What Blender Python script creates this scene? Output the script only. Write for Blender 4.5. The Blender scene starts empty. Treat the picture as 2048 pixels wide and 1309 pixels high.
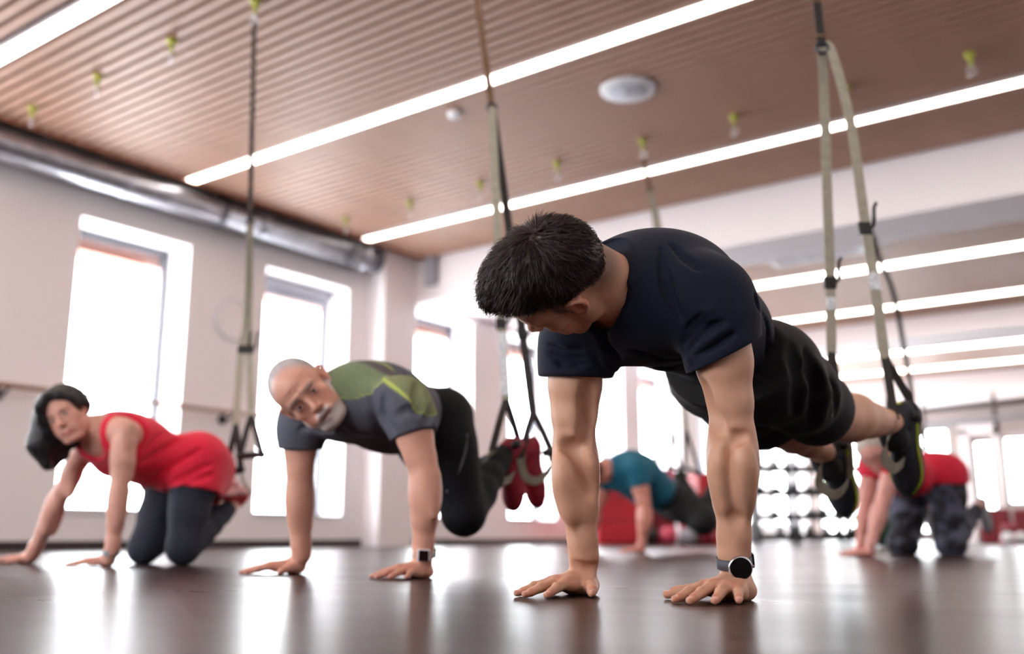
import bpy, bmesh, math, random
import numpy as np
from mathutils import Vector, Matrix
random.seed(4); rng = np.random.default_rng(4)
sc = bpy.context.scene
COL = sc.collection
# ---------------------------------------------------------------- camera
FPX = 1969.0; CX, CY = 1024.0, 654.5
PITCH = math.atan2(417.0, FPX); YAW = math.atan(1476.0/math.hypot(FPX, 417.0)); CAM_H = .12
cam_data = bpy.data.cameras.new('camera'); cam = bpy.data.objects.new('camera', cam_data); COL.objects.link(cam)
cam.location = (0, 0, CAM_H); cam.rotation_euler = (math.pi/2+PITCH, 0, YAW)
cam_data.sensor_width = 36; cam_data.lens = FPX/2048*36; cam_data.clip_start = .02; cam_data.clip_end = 200
cam_data.dof.use_dof = True; cam_data.dof.focus_distance = 1.93; cam_data.dof.aperture_fstop = 1.7
sc.camera = cam
# ---------------------------------------------------------------- view, sky
sc.view_settings.view_transform = 'Standard'; sc.view_settings.look = 'None'
sc.view_settings.gamma = 1; sc.view_settings.use_curve_mapping = False
sc.view_settings.exposure = 0.84
sc.cycles.use_denoising = True
sc.cycles.max_bounces = 7; sc.cycles.diffuse_bounces = 4; sc.cycles.glossy_bounces = 3
sc.cycles.transmission_bounces = 4; sc.cycles.transparent_max_bounces = 6
sc.cycles.sample_clamp_indirect = 6; sc.cycles.caustics_reflective = False; sc.cycles.caustics_refractive = False
wd = bpy.data.worlds.new('sky'); sc.world = wd; wd.use_nodes = True
bg = wd.node_tree.nodes['Background']; bg.inputs[0].default_value = (.93, .97, 1, 1); bg.inputs[1].default_value = 10.0
# ---------------------------------------------------------------- helpers
A = np.array
r_ = A([math.cos(YAW), math.sin(YAW), 0]); fh_ = A([-math.sin(YAW), math.cos(YAW), 0]); z_ = A([0, 0, 1.])
F_ = fh_*math.cos(PITCH)+z_*math.sin(PITCH); U_ = -fh_*math.sin(PITCH)+z_*math.cos(PITCH); C_ = A([0, 0, CAM_H])
def ray(x, y): return F_+r_*(x-CX)/FPX+U_*(CY-y)/FPX
def P(x, y, d): return C_+ray(x, y)*d
def onpl(x, y, ax, v):
    R = ray(x, y); return C_+R*(v-C_[ax])/R[ax]
def V(x, y, z): return r_*x+U_*y-F_*z          # right, up, towards the lens -> world direction
def nrm(v): v = A(v, float); return v/max(1e-9, np.linalg.norm(v))
def proj(q):
    q = A(q)-C_; d = q@F_; return CX+FPX*(q@r_)/d, CY-FPX*(q@U_)/d, d

def link(o, parent=None):
    COL.objects.link(o)
    if parent is not None:
        o.parent = parent
        if tuple(parent.location) != (0, 0, 0): o.matrix_parent_inverse = Matrix.Translation(-parent.location)
    return o
def tag(o, label=None, cat=None, group=None, kind=None):
    if label: o['label'] = label
    if cat: o['category'] = cat
    if group: o['group'] = group
    if kind: o['kind'] = kind
    return o
def empty(name, loc, label=None, cat=None, group=None, kind=None):
    o = bpy.data.objects.new(name, None); o.location = Vector(loc); o.empty_display_size = .1; COL.objects.link(o)
    return tag(o, label, cat, group, kind)
def obj(name, me, mat, parent=None, smooth=False):
    """me: mesh or (verts, faces)"""
    if isinstance(me, tuple):
        m = bpy.data.meshes.new(name); m.from_pydata([tuple(map(float, v)) for v in me[0]], [], me[1]); m.update(); me = m
    if mat is not None and len(me.materials) == 0: me.materials.append(mat)
    if smooth: me.polygons.foreach_set('use_smooth', [True]*len(me.polygons))
    return link(bpy.data.objects.new(name, me), parent)
class MB:
    def __init__(s): s.v = []; s.f = []
    def add(s, v, f):
        n = len(s.v); s.v += [A(p, float) for p in v]; s.f += [tuple(i+n for i in q) for q in f]; return s
    def box(s, lo, hi):
        x0, y0, z0 = lo; x1, y1, z1 = hi
        v = [(x0,y0,z0),(x1,y0,z0),(x1,y1,z0),(x0,y1,z0),(x0,y0,z1),(x1,y0,z1),(x1,y1,z1),(x0,y1,z1)]
        return s.add(v, [(0,3,2,1),(4,5,6,7),(0,1,5,4),(1,2,6,5),(2,3,7,6),(3,0,4,7)])
    def obox(s, c, ax, ay, az, hx, hy, hz):
        v = [A(c)+A(ax)*i*hx+A(ay)*j*hy+A(az)*k*hz for k in (-1, 1) for i, j in ((-1,-1),(1,-1),(1,1),(-1,1))]
        return s.add(v, [(0,3,2,1),(4,5,6,7),(0,1,5,4),(1,2,6,5),(2,3,7,6),(3,0,4,7)])
    def tube(s, pts, rad, n=10, cap=True):
        pts = [A(p, float) for p in pts]; m = len(pts)
        if not hasattr(rad, '__len__'): rad = [rad]*m
        t0 = nrm(pts[1]-pts[0]); a = nrm(np.cross(t0, (0,0,1) if abs(t0[2]) < .9 else (1,0,0)))
        v = []
        for i, p in enumerate(pts):
            t = nrm(pts[min(i+1, m-1)]-pts[max(i-1, 0)]); a = nrm(a-t*(a@t)); b = np.cross(t, a)
            v += [p+(a*math.cos(2*math.pi*k/n)+b*math.sin(2*math.pi*k/n))*rad[i] for k in range(n)]
        f = [(i*n+k, i*n+(k+1) % n, (i+1)*n+(k+1) % n, (i+1)*n+k) for i in range(m-1) for k in range(n)]
        if cap: f += [tuple(range(n))[::-1], tuple((m-1)*n+k for k in range(n))]
        return s.add(v, f)
    def ribbon(s, pts, w, side, t=.002):
        """flat webbing: pts along, side = width direction (one or per point)"""
        pts = [A(p, float) for p in pts]; m = len(pts); v = []
        sd = side if isinstance(side, list) else [side]*m
        for i, p in enumerate(pts):
            tn = nrm(pts[min(i+1, m-1)]-pts[max(i-1, 0)]); a = A(sd[i], float); a = nrm(a-tn*(a@tn)); b = np.cross(tn, a)
            v += [p+a*w/2+b*t/2, p-a*w/2+b*t/2, p-a*w/2-b*t/2, p+a*w/2-b*t/2]
        f = [(i*4+k, i*4+(k+1) % 4, i*4+4+(k+1) % 4, i*4+4+k) for i in range(m-1) for k in range(4)]+[(3,2,1,0), tuple((m-1)*4+k for k in range(4))]
        return s.add(v, f)
    def torus(s, c, ax, R, r, n=20, m=8, a0=0, a1=2*math.pi):
        ax = nrm(ax); a = nrm(np.cross(ax, (0,0,1) if abs(ax[2]) < .9 else (1,0,0))); b = np.cross(ax, a)
        full = a1-a0 > 6.28
        pts = [A(c)+(a*math.cos(a0+(a1-a0)*i/n)+b*math.sin(a0+(a1-a0)*i/n))*R for i in range(n+1)]
        return s.tube(pts, r, m, not full)
    def disc(s, c, ax, prof, n=40):
        """lathe: prof = [(radius, height)] round axis ax"""
        ax = nrm(ax); a = nrm(np.cross(ax, (0,0,1) if abs(ax[2]) < .9 else (1,0,0))); b = np.cross(ax, a); v = []
        for R, h in prof: v += [A(c)+ax*h+(a*math.cos(2*math.pi*k/n)+b*math.sin(2*math.pi*k/n))*R for k in range(n)]
        f = [(i*n+k, i*n+(k+1) % n, (i+1)*n+(k+1) % n, (i+1)*n+k) for i in range(len(prof)-1) for k in range(n)]
        f += [tuple(range(n))[::-1], tuple((len(prof)-1)*n+k for k in range(n))]
        return s.add(v, f)
    def mesh(s, name):
        m = bpy.data.meshes.new(name); m.from_pydata([tuple(p) for p in s.v], [], s.f); m.update()
        bm = bmesh.new(); bm.from_mesh(m); bmesh.ops.recalc_face_normals(bm, faces=bm.faces); bm.to_mesh(m); bm.free(); return m
    def build(s, name, mat, parent=None, smooth=False, bevel=0):
        o = obj(name, s.mesh(name), mat, parent, smooth)
        if bevel: b = o.modifiers.new('b', 'BEVEL'); b.width = bevel; b.segments = 2; b.limit_method = 'ANGLE'
        return o
def L(*pts, n=8):
    """catmull-rom through points"""
    pts = [A(p, float) for p in pts]; out = []
    for i in range(len(pts)-1):
        p0 = pts[max(i-1, 0)]; p1 = pts[i]; p2 = pts[i+1]; p3 = pts[min(i+2, len(pts)-1)]
        for k in range(n):
            t = k/n; out.append(.5*((2*p1)+(p2-p0)*t+(2*p0-5*p1+4*p2-p3)*t*t+(3*p1-p0-3*p2+p3)*t**3))
    return out+[pts[-1]]

# ---------------------------------------------------------------- materials
def lin(c): return tuple(((v/255)/12.92 if v/255 <= .04045 else ((v/255+.055)/1.055)**2.4) for v in c)
MATS = {}
def mat(name, rgb, rough=.5, metal=0, noise=None, bump=None, sss=0, sheen=0, vcol=False, spec=.5, emis=None, coat=0, trans=0):
    """noise=(scale, amount, stretch) colour variation; bump=(scale, strength, dist)"""
    m = bpy.data.materials.new(name); m.use_nodes = True; nt = m.node_tree; N = nt.nodes; b = N['Principled BSDF']
    c = lin(rgb)
    b.inputs['Base Color'].default_value = (*c, 1); b.inputs['Roughness'].default_value = rough; b.inputs['Metallic'].default_value = metal
    b.inputs['Specular IOR Level'].default_value = spec; b.inputs['Coat Weight'].default_value = coat; b.inputs['Transmission Weight'].default_value = trans
    if sss: b.inputs['Subsurface Weight'].default_value = sss; b.inputs['Subsurface Radius'].default_value = (1, .35, .2); b.inputs['Subsurface Scale'].default_value = .012
    if sheen: b.inputs['Sheen Weight'].default_value = sheen; b.inputs['Sheen Roughness'].default_value = .5
    if emis: b.inputs['Emission Color'].default_value = (*lin(emis[0]), 1); b.inputs['Emission Strength'].default_value = emis[1]
    src = None
    if vcol:
        a = N.new('ShaderNodeVertexColor'); a.layer_name = 'Col'; src = a.outputs['Color']
    tc = N.new('ShaderNodeTexCoord')
    if noise:
        mp = N.new('ShaderNodeMapping'); mp.inputs['Scale'].default_value = noise[2] if len(noise) > 2 else (1, 1, 1)
        nz = N.new('ShaderNodeTexNoise'); nz.inputs['Scale'].default_value = noise[0]; nz.inputs['Detail'].default_value = 5
        nt.links.new(tc.outputs['Object'], mp.inputs[0]); nt.links.new(mp.outputs[0], nz.inputs['Vector'])
        mr = N.new('ShaderNodeMapRange'); mr.inputs[1].default_value = .3; mr.inputs[2].default_value = .7
        mr.inputs[3].default_value = 1-noise[1]; mr.inputs[4].default_value = 1+noise[1]; nt.links.new(nz.outputs[0], mr.inputs[0])
        mx = N.new('ShaderNodeMix'); mx.data_type = 'RGBA'; mx.blend_type = 'MULTIPLY'; mx.inputs[0].default_value = 1
        if src: nt.links.new(src, mx.inputs[6])
        else: mx.inputs[6].default_value = (*c, 1)
        nt.links.new(mr.outputs[0], mx.inputs[7]); src = mx.outputs[2]
    if src: nt.links.new(src, b.inputs['Base Color'])
    if bump:
        nb = N.new('ShaderNodeTexNoise'); nb.inputs['Scale'].default_value = bump[0]; nb.inputs['Detail'].default_value = 6
        if len(bump) > 3:
            mp2 = N.new('ShaderNodeMapping'); mp2.inputs['Scale'].default_value = bump[3]
            nt.links.new(tc.outputs['Object'], mp2.inputs[0]); nt.links.new(mp2.outputs[0], nb.inputs['Vector'])
        else: nt.links.new(tc.outputs['Object'], nb.inputs['Vector'])
        bn = N.new('ShaderNodeBump'); bn.inputs['Strength'].default_value = bump[1]; bn.inputs['Distance'].default_value = bump[2]
        nt.links.new(nb.outputs[0], bn.inputs['Height']); nt.links.new(bn.outputs[0], b.inputs['Normal'])
    MATS[name] = m; return m
M_wall = mat('white_plaster', (242, 236, 238), .8, bump=(60, .08, .01))
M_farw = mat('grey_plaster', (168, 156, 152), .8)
M_soffit = mat('white_painted_beam', (242, 234, 236), .7)
M_slat = mat('oak_slat', (168, 128, 108), .5, noise=(3, .16, (1, 18, 18)), bump=(8, .2, .004, (1, 30, 30)))
M_back = mat('dark_brown_backing', (70, 42, 34), .8)
M_trimw = mat('brown_wood_trim', (186, 118, 84), .5, noise=(4, .2, (1, 20, 20)))
M_slab = mat('dark_ceiling_void', (60, 46, 44), .9)
M_led = mat('led_diffuser', (255, 250, 244), .5, emis=((255, 244, 232), 7))
M_steel = mat('galvanised_steel', (176, 178, 186), .32, metal=.85, noise=(9, .2), bump=(14, .12, .01))
M_dsteel = mat('dark_steel', (70, 72, 80), .4, metal=.7)
M_frame = mat('grey_window_frame', (92, 94, 102), .45)
M_brick = mat('red_brick_lintel', (176, 122, 110), .9, noise=(30, .3))
M_base = mat('dark_baseboard', (52, 42, 42), .5)
M_woodr = mat('barre_wood', (150, 108, 84), .4, noise=(6, .2, (20, 1, 20)))
M_white = mat('white_plastic', (228, 228, 232), .5)
M_grey = mat('grey_plastic', (150, 150, 158), .6)
M_blackp = mat('black_rubber', (22, 22, 25), .55)
M_chrome = mat('chrome', (214, 214, 220), .15, metal=1)
M_glass = bpy.data.materials.new('clear_glass'); M_glass.use_nodes = True
_nt = M_glass.node_tree; _b = _nt.nodes['Principled BSDF']; _t = _nt.nodes.new('ShaderNodeBsdfTransparent'); _g = _nt.nodes.new('ShaderNodeBsdfGlossy'); _m = _nt.nodes.new('ShaderNodeMixShader')
_g.inputs['Roughness'].default_value = .02; _m.inputs[0].default_value = .06; _nt.links.new(_t.outputs[0], _m.inputs[1]); _nt.links.new(_g.outputs[0], _m.inputs[2]); _nt.links.new(_m.outputs[0], _nt.nodes['Material Output'].inputs[0])
# floor: brown vinyl, fine grained, satin gloss
def floor_mat():
    m = bpy.data.materials.new('brown_vinyl_floor'); m.use_nodes = True; nt = m.node_tree; N = nt.nodes; K = nt.links; b = N['Principled BSDF']
    tc = N.new('ShaderNodeTexCoord')
    def nz(s, det, sc_=(1, 1, 1)):
        mp = N.new('ShaderNodeMapping'); mp.inputs['Scale'].default_value = sc_; n = N.new('ShaderNodeTexNoise'); n.inputs['Scale'].default_value = s; n.inputs['Detail'].default_value = det
        K.new(tc.outputs['Object'], mp.inputs[0]); K.new(mp.outputs[0], n.inputs['Vector']); return n.outputs[0]
    cr = N.new('ShaderNodeValToRGB'); cr.color_ramp.elements[0].color = (*lin((40, 25, 25)), 1); cr.color_ramp.elements[1].color = (*lin((54, 36, 35)), 1)
    cr.color_ramp.elements[0].position = .3; cr.color_ramp.elements[1].position = .7
    K.new(nz(2.5, 6, (1, 3, 1)), cr.inputs[0]); K.new(cr.outputs[0], b.inputs['Base Color'])
    mr = N.new('ShaderNodeMapRange'); mr.inputs[1].default_value = .3; mr.inputs[2].default_value = .7; mr.inputs[3].default_value = .27; mr.inputs[4].default_value = .31
    K.new(nz(2, 4, (1, 2, 1)), mr.inputs[0]); K.new(mr.outputs[0], b.inputs['Roughness']); b.inputs['Specular IOR Level'].default_value = .08
    b1 = N.new('ShaderNodeBump'); b1.inputs['Strength'].default_value = .25; b1.inputs['Distance'].default_value = .0006; K.new(nz(420, 3), b1.inputs['Height'])
    K.new(b1.outputs[0], b.inputs['Normal']); return m
M_floor = floor_mat()
# ================================================================ ROOM
XW, ZC, YB, XR, YF = -7.85, 3.3, -3.2, 3.0, 22.0
XT = -7.42                                        # edge of the slatted ceiling
# floor: wide sheets of vinyl with a fine joint between them
fl = MB(); fl.box((XW-.4, YB, -.06), (XR, YF+.3, -.004)); tag(fl.build('floor', M_base), kind='structure')
floor_root = bpy.data.objects['floor']
ys = [YB, -1.35, .46, 2.3, 4.1, 5.9, 7.7, 9.5, 11.3, 13.1, 14.9, 16.7, 18.5, 20.3, YF+.3]
xs = [XW-.02, -5.9, -3.95, -2.0, -.05, 1.9, XR]
for i in range(len(ys)-1):
    o_ = .55*(i % 2)
    for j in range(len(xs)-1):
        x0 = xs[j]+(o_ if 0 < j else 0); x1 = xs[j+1]+(o_ if j < len(xs)-2 else 0)
        s = MB(); s.box((x0+.0008, ys[i]+.0008, -.004), (x1-.0008, ys[i+1]-.0008, 0)); s.build('vinyl_sheet', M_floor, floor_root)
# window openings on the left wall (y0, y1)
WIN = [(.3, 1.4), (2.36, 3.46), (4.38, 5.5), (6.42, 7.6), (8.74, 9.84), (10.64, 11.76), (12.6, 13.72), (14.3, 15.5), (16.12, 17.3), (18.0, 19.6), (19.9, 21.6)]
SILL, HEAD, TH = .30, 2.84, .42
w = MB(); y = YB
for a, b in WIN:
    w.box((XW-TH, y, 0), (XW, a, 3.7)); w.box((XW-TH, a, 0), (XW, b, SILL)); w.box((XW-TH, a, HEAD), (XW, b, 3.7)); y = b
w.box((XW-TH, y, 0), (XW, YF, 3.7)); tag(w.build('wall_left', M_wall), kind='structure')
def window(n, lo, hi, axis, depth, inward, mull=False, rows=0):
    """frame in opening lo..hi (u, z) at plane 'depth' on axis 0 (x) or 1 (y)"""
    e = .055; (u0, z0), (u1, z1) = lo, hi
    def bx(mb, ua, za, ub, zb, t=.03):
        if axis == 0: mb.box((depth-t, ua, za), (depth+t, ub, zb))
        else: mb.box((ua, depth-t, za), (ub, depth+t, zb))
    f = MB(); bx(f, u0, z0, u0+e, z1); bx(f, u1-e, z0, u1, z1); bx(f, u0+e, z0, u1-e, z0+e); bx(f, u0+e, z1-e, u1-e, z1)
    for k in range(1, rows): bx(f, u0+e, z0+(z1-z0)*k/rows-.02, u1-e, z0+(z1-z0)*k/rows+.02)
    o = f.build('window_%d' % n, M_frame); tag(o, kind='structure')
    g = MB(); bx(g, u0+e, z0+e, u1-e, z1-e, .004); g.build('pane', M_glass, o); return o
for n, (a, b) in enumerate(WIN, 1):
    o = window(n, (a, SILL), (b, HEAD), 0, XW-TH+.05, 1)
    s = MB(); s.box((XW-.3, a, SILL-.0), (XW+.02, b, SILL+.025)); s.build('window_sill', M_white if n > 3 else M_wall, o)
    s = MB(); s.box((XW-TH-.25, a-.1, HEAD-.17), (XW-TH, b+.1, HEAD+.1)); s.build('brick_lintel', M_brick, o)
# rolled blind in the second visible window head
bl = MB(); bl.tube([(XW-.28, 6.45, HEAD-.05), (XW-.28, 7.57, HEAD-.05)], .05, 14); bl.box((XW-.285, 6.46, HEAD-.2), (XW-.275, 7.56, HEAD-.05))
tag(bl.build('roller_blind', M_grey, None, True), 'dark grey rolled blind in the head of the second window from the left', 'blind')
# far wall: glazing behind the shelf, white door, window at the right
w = MB(); yf = YF
fo = [(-7.7, -6.45, .15, 2.35), (-6.3, -4.85, .15, 2.35), (-4.42, -4.02, .2, 2.05), (-3.85, -2.6, .72, 2.1)]
x = XW
for a, b, z0, z1 in fo:
    w.box((x, yf, 0), (a, yf+.25, 3.7)); w.box((a, yf, 0), (b, yf+.25, z0)); w.box((a, yf, z1), (b, yf+.25, 3.7)); x = b
w.box((x, yf, 0), (XR, yf+.25, 3.7)); tag(w.build('wall_far', M_farw), kind='structure')
for k, (a, b, z0, z1) in enumerate(fo): window(12+k, (a, z0), (b, z1), 1, yf+.2, 1, rows=(9 if k == 2 else 0))
dr = MB(); dr.box((-4.62, YF-.05, 0), (-4.45, YF, 2.25)); dr.box((-3.99, YF-.05, 0), (-3.9, YF, 2.25)); dr.box((-4.62, YF-.05, 2.15), (-3.9, YF, 2.35))
tag(dr.build('trim_1', M_soffit), kind='structure')
# unseen right wall, set close for bounce; back wall windows added for fill light
for nm, n0, ax, pl, rngs in (('wall_right', 18, 0, XR, []), ('wall_back', 24, 1, YB, [(-6.6, -4.2), (-2.4, -.9)])):
    w = MB(); u = YB if ax == 0 else XW; ue = YF if ax == 0 else XR; z0, z1 = .9, 2.8
    def wb(ua, za, ub, zb):
        if ax == 0: w.box((pl, ua, za), (pl+.25, ub, zb))
        else: w.box((ua, pl-.25, za), (ub, pl, zb))
    for a, b in rngs: wb(u, 0, a, 3.7); wb(a, 0, b, z0); wb(a, z1, b, 3.7); u = b
    wb(u, 0, ue, 3.7); tag(w.build(nm, M_wall), kind='structure')
    for k, (a, b) in enumerate(rngs): window(n0+k, (a, z0), (b, z1), ax, pl+(.15 if ax == 0 else -.15), 1)
    for a, b in rngs:
        Ld = bpy.data.lights.new('window_daylight', 'AREA'); Ld.shape = 'RECTANGLE'; Ld.size = b-a; Ld.size_y = z1-z0; Ld.cycles.is_portal = True
        o = bpy.data.objects.new('window_daylight', Ld); COL.objects.link(o)
        o.location = (pl+.3, (a+b)/2, (z0+z1)/2) if ax == 0 else ((a+b)/2, pl-.3, (z0+z1)/2)
        o.rotation_euler = (math.pi/2, 0, math.pi/2) if ax == 0 else (math.pi/2, 0, math.pi)
for a, b in WIN[:9]:
    Ld = bpy.data.lights.new('window_daylight', 'AREA'); Ld.shape = 'RECTANGLE'; Ld.size = b-a; Ld.size_y = HEAD-SILL; Ld.cycles.is_portal = True
    o = bpy.data.objects.new('window_daylight', Ld); COL.objects.link(o); o.location = (XW-TH-.02, (a+b)/2, (HEAD+SILL)/2); o.rotation_euler = (math.pi/2, 0, -math.pi/2)
bb = MB(); bb.box((XW, YB, 0), (XW+.018, 7.9, .075)); bb.box((XW, 8.45, 0), (XW+.018, YF, .075)); tag(bb.build('baseboard_left', M_base), kind='structure')
bb = MB(); bb.box((XW, YF-.02, 0), (XR, YF, .09)); tag(bb.build('baseboard_far', M_base), kind='structure')
# column and beams
c = MB(); c.box((XW, 7.9, 0), (XW+.26, 8.45, 3.5)); c.box((XW, 15.2, 0), (XW+.26, 15.9, 3.5)); tag(c.build('column', M_soffit), kind='structure')
for nm, y0, y1, zb in (('beam_near', 8.45, 9.2, 2.8), ('beam_middle', 15.1, 15.9, 3.0), ('beam_far', 21.0, 22.0, 2.75)):
    c = MB(); c.box((XW, y0, zb), (XR, y1, 3.5)); tag(c.build('beam', M_soffit), kind='structure')
c = MB(); c.box((XW, 9.2, 2.92), (XW+.34, 15.1, 3.5)); c.box((XW, 15.9, 2.92), (XW+.34, 21.0, 3.5)); tag(c.build('trim_2', M_soffit), kind='structure')
# ceiling: backing, slats, strips
c = MB(); c.box((XT, YB, ZC+.037), (XR, 8.45, ZC+.06)); c.box((XW+.3, 9.2, ZC+.035), (XR, 15.1, ZC+.06)); c.box((XW+.3, 15.9, ZC+.035), (XR, 21, ZC+.06))
ceil = tag(c.build('ceiling', M_back), kind='structure')
c = MB(); c.box((XW-.4, YB-.2, 3.62), (XR+.2, YF+.3, 3.7)); tag(c.build('ceiling_slab', M_slab), kind='structure')
c = MB(); c.box((XT-.03, YB, ZC-.015), (XT, 8.45, ZC+.11)); tag(c.build('trim_3', M_trimw), kind='structure')
STRIPS = [.62, 2.91, 5.155, 7.42, 11.9, 14.2, 17.95, 20.0]
sm = {}
def slat_mesh(x0):
    if x0 not in sm:
        s = MB(); s.box((x0, -.033, 0), (XR, .033, .036)); sm[x0] = s.mesh('slat'); sm[x0].materials.append(M_slat)
    return sm[x0]
y = YB+.05
while y < 20.97:
    if not (8.4 < y < 9.25 or 15.05 < y < 15.95) and min(abs(y-t) for t in STRIPS) > .085:
        o = link(bpy.data.objects.new('slat', slat_mesh(XT if y < 8.5 else XW+.34)), ceil); o.location = (0, y, ZC)
    y += .1
def strip(y, x0, wdt, lab):
    e = empty('strip_light', (x0, y, ZC), lab, 'strip light')
    s = MB(); s.box((x0+.02, y-wdt/2, ZC-.006), (XR, y+wdt/2, ZC+.02)); s.build('diffuser', M_led, e)
    s = MB(); s.box((x0, y-wdt/2-.012, ZC-.002), (XR, y-wdt/2, ZC+.034)); s.box((x0, y+wdt/2, ZC-.002), (XR, y+wdt/2+.012, ZC+.034)); s.build('channel', M_soffit, e)
labs = ['long white strip light in the ceiling behind the viewer', 'long white strip light crossing the top left corner of the ceiling', 'long white strip light running behind the second strap to the top edge',
        'long white strip light above the young man, nearest this side of the white beam', 'strip light just beyond the near white beam', 'short dim strip light close to the middle beam',
        'upper of the two parallel strip lights beyond the middle beam', 'lower of the two parallel strip lights, farthest in the room']
for k, y in enumerate(STRIPS): strip(y, XT-.04 if y < 8.5 else (XW+.4 if k != 5 else -5.5), .105 if y < 8.5 else (.24 if k != 5 else .2), labs[k])
# ceiling anchors
def anchor(x, y, lab, used=False):
    e = empty('ceiling_anchor', (x, y, ZC), lab, 'ceiling anchor', 'yellow eye anchors in the slatted ceiling')
    s = MB(); s.disc((x, y, ZC-.02), (0,0,1), [(.03, 0), (.036, .006), (.036, .02)], 16); s.disc((x, y, ZC-.055), (0,0,1), [(.014, 0), (.02, .01), (.02, .036)], 12); s.build('base_plate', M_yel, e, True)
    s = MB(); s.torus((x, y, ZC-.075), (1, .4, 0), .02, .006); s.build('eye', M_yel, e, True)
    s = MB(); s.torus((x, y, ZC-.125), (.4, 1, 0), .033, .005); s.build('ring', M_chrome, e, True)
M_yel = mat('yellow_green_anchor', (178, 180, 70), .45)
NTH = ['first', 'second', 'third', 'fourth', 'fifth', 'sixth', 'seventh', 'eighth']
for k, x in enumerate([-7.04, -6.16, -5.30, -4.465, -3.56, -2.82, -1.965]):
    anchor(x, 3.46, '%s yellow ceiling anchor from the left in the row nearest the viewer' % NTH[k])
for k, x in enumerate([-7.06, -6.18, -5.315, -4.465, -3.625, -2.824, -1.964, -1.126]):
    anchor(x, 6.755, '%s yellow ceiling anchor from the left in the row below the third strip light' % NTH[k])
for k, x in enumerate([-5.3, -4.45, -3.6, -2.75, -1.9]):
    anchor(x, 10.6+.0*k, '%s small anchor from the left in the ceiling beyond the near beam' % NTH[k])
# round speaker, detector, vent
e = empty('ceiling_speaker', (-3.25, 5.86, ZC), 'white round loudspeaker set flat in the slatted ceiling', 'speaker')
s = MB(); s.disc((-3.25, 5.86, ZC-.022), (0,0,1), [(.185, 0), (.2, .006), (.205, .024)], 48); s.build('rim', M_white, e, True)
s = MB(); s.disc((-3.25, 5.86, ZC-.026), (0,0,1), [(.02, -.002), (.14, 0), (.155, .012)], 48); s.build('grille', mat('speaker_grille', (196, 198, 208), .6, bump=(300, .5, .002)), e, True)
s = MB(); s.disc((-3.25, 5.86, ZC-.034), (0,0,1), [(.022, 0), (.03, .008)], 20); s.build('centre_cap', M_grey, e, True)
e = empty('smoke_detector', (-4.53, 5.43, ZC), 'small white round smoke detector on the ceiling left of the round speaker', 'smoke detector')
s = MB(); s.disc((-4.53, 5.43, ZC-.045), (0,0,1), [(.03, 0), (.05, .012), (.058, .045)], 24); s.build('cover', M_white, e, True)
s = MB(); s.disc((-4.53, 5.43, ZC-.05), (0,0,1), [(.008, 0), (.014, .006)], 12); s.build('sensor', M_grey, e, True)
a = onpl(1600, 490, 2, ZC-.03); q = empty('ceiling_vent', (-3.5, 10.5, ZC), 'white framed rectangular ceiling vent beyond the near beam', 'vent')
s = MB()
for lo, hi in (((-4.15, 10.1), (-3.05, 10.16)), ((-4.15, 10.94), (-3.05, 11.0)), ((-4.15, 10.16), (-4.07, 10.94)), ((-3.13, 10.16), (-3.05, 10.94))): s.box((*lo, ZC-.06), (*hi, ZC-.002))
s.build('vent_frame', M_white, q)
for k in range(6):
    s = MB(); s.box((-4.07, 10.2+k*.125, ZC-.045), (-3.13, 10.25+k*.125, ZC-.02)); s.build('louvre', M_white, q)
# round duct along the window wall
p0 = onpl(0, 303, 0, -7.6); p1 = onpl(797, 524, 0, -7.6); zd = (p0[2]+p1[2])/2
e = empty('ventilation_duct', (-7.6, 4, zd), 'long round galvanised duct along the wall above the windows', 'duct')
d = MB(); d.tube([(-7.6, y, zd) for y in (YB, 1, 4, 7.72)], .14, 40); d.build('pipe', M_steel, e, True)
for y in (-1.4, .1, 1.6, 3.1, 4.6, 6.1, 7.55):
    d = MB(); d.disc((-7.6, y, zd), (0,1,0), [(.141, -.02), (.148, -.016), (.148, .016), (.141, .02)], 40); d.build('joint_ring', M_steel, e, True)
for y in (2.4, 5.62, 7.3):
    d = MB(); d.torus((-7.6, y, zd), (0,1,0), .15, .008, 40); d.box((-7.61, y-.012, zd+.14), (-7.59, y+.012, 3.62)); d.build('hanger', M_dsteel, e)
d = MB(); d.disc((-7.6, 7.72, zd), (0,1,0), [(.146, -.01), (.15, 0), (.15, .03), (.12, .035)], 40); d.build('end_cap', M_dsteel, e, True)
# ballet barre
e = empty('ballet_barre', (XW+.16, 4, 1.26), 'brown wooden ballet barre on the wall across the first window', 'barre')
d = MB(); d.tube([(XW+.17, .5, 1.268), (XW+.17, 6.47, 1.268)], .021, 14); d.build('rail', M_woodr, e, True)
for y in (1.2, 3.82, 5.98):
    d = MB(); d.tube([(XW+.17, y, 1.245), (XW+.12, y, 1.215), (XW, y, 1.215)], .014, 8); d.disc((XW, y, 1.215), (1,0,0), [(.05, 0), (.05, .012)], 20); d.build('bracket', M_dsteel, e, True)
# faint white ring on the wall
q = onpl(463, 640, 0, XW)
e = empty('wall_clock', q, 'plain white round disc with a raised rim on the wall between the first two windows', 'wall disc')
d = MB(); d.torus(q+A([.02, 0, 0]), (1, 0, 0), .2, .014, 48); d.build('rim', M_white, e, True)
d = MB(); d.disc(q, (1, 0, 0), [(.19, 0), (.19, .015)], 48); d.build('face', M_wall, e)
# grey box standing in for a shadow gap high on the near beam
q = onpl(868, 540, 1, 8.45)
d = MB(); d.box((q[0]-.07, 8.36, q[2]-.2), (q[0]+.07, 8.45, q[2]+.2)); tag(d.build('gap_box', M_grey, bevel=.008), 'narrow grey box standing in for a shadow gap on the white beam face right of the duct end', 'grey box')
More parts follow.
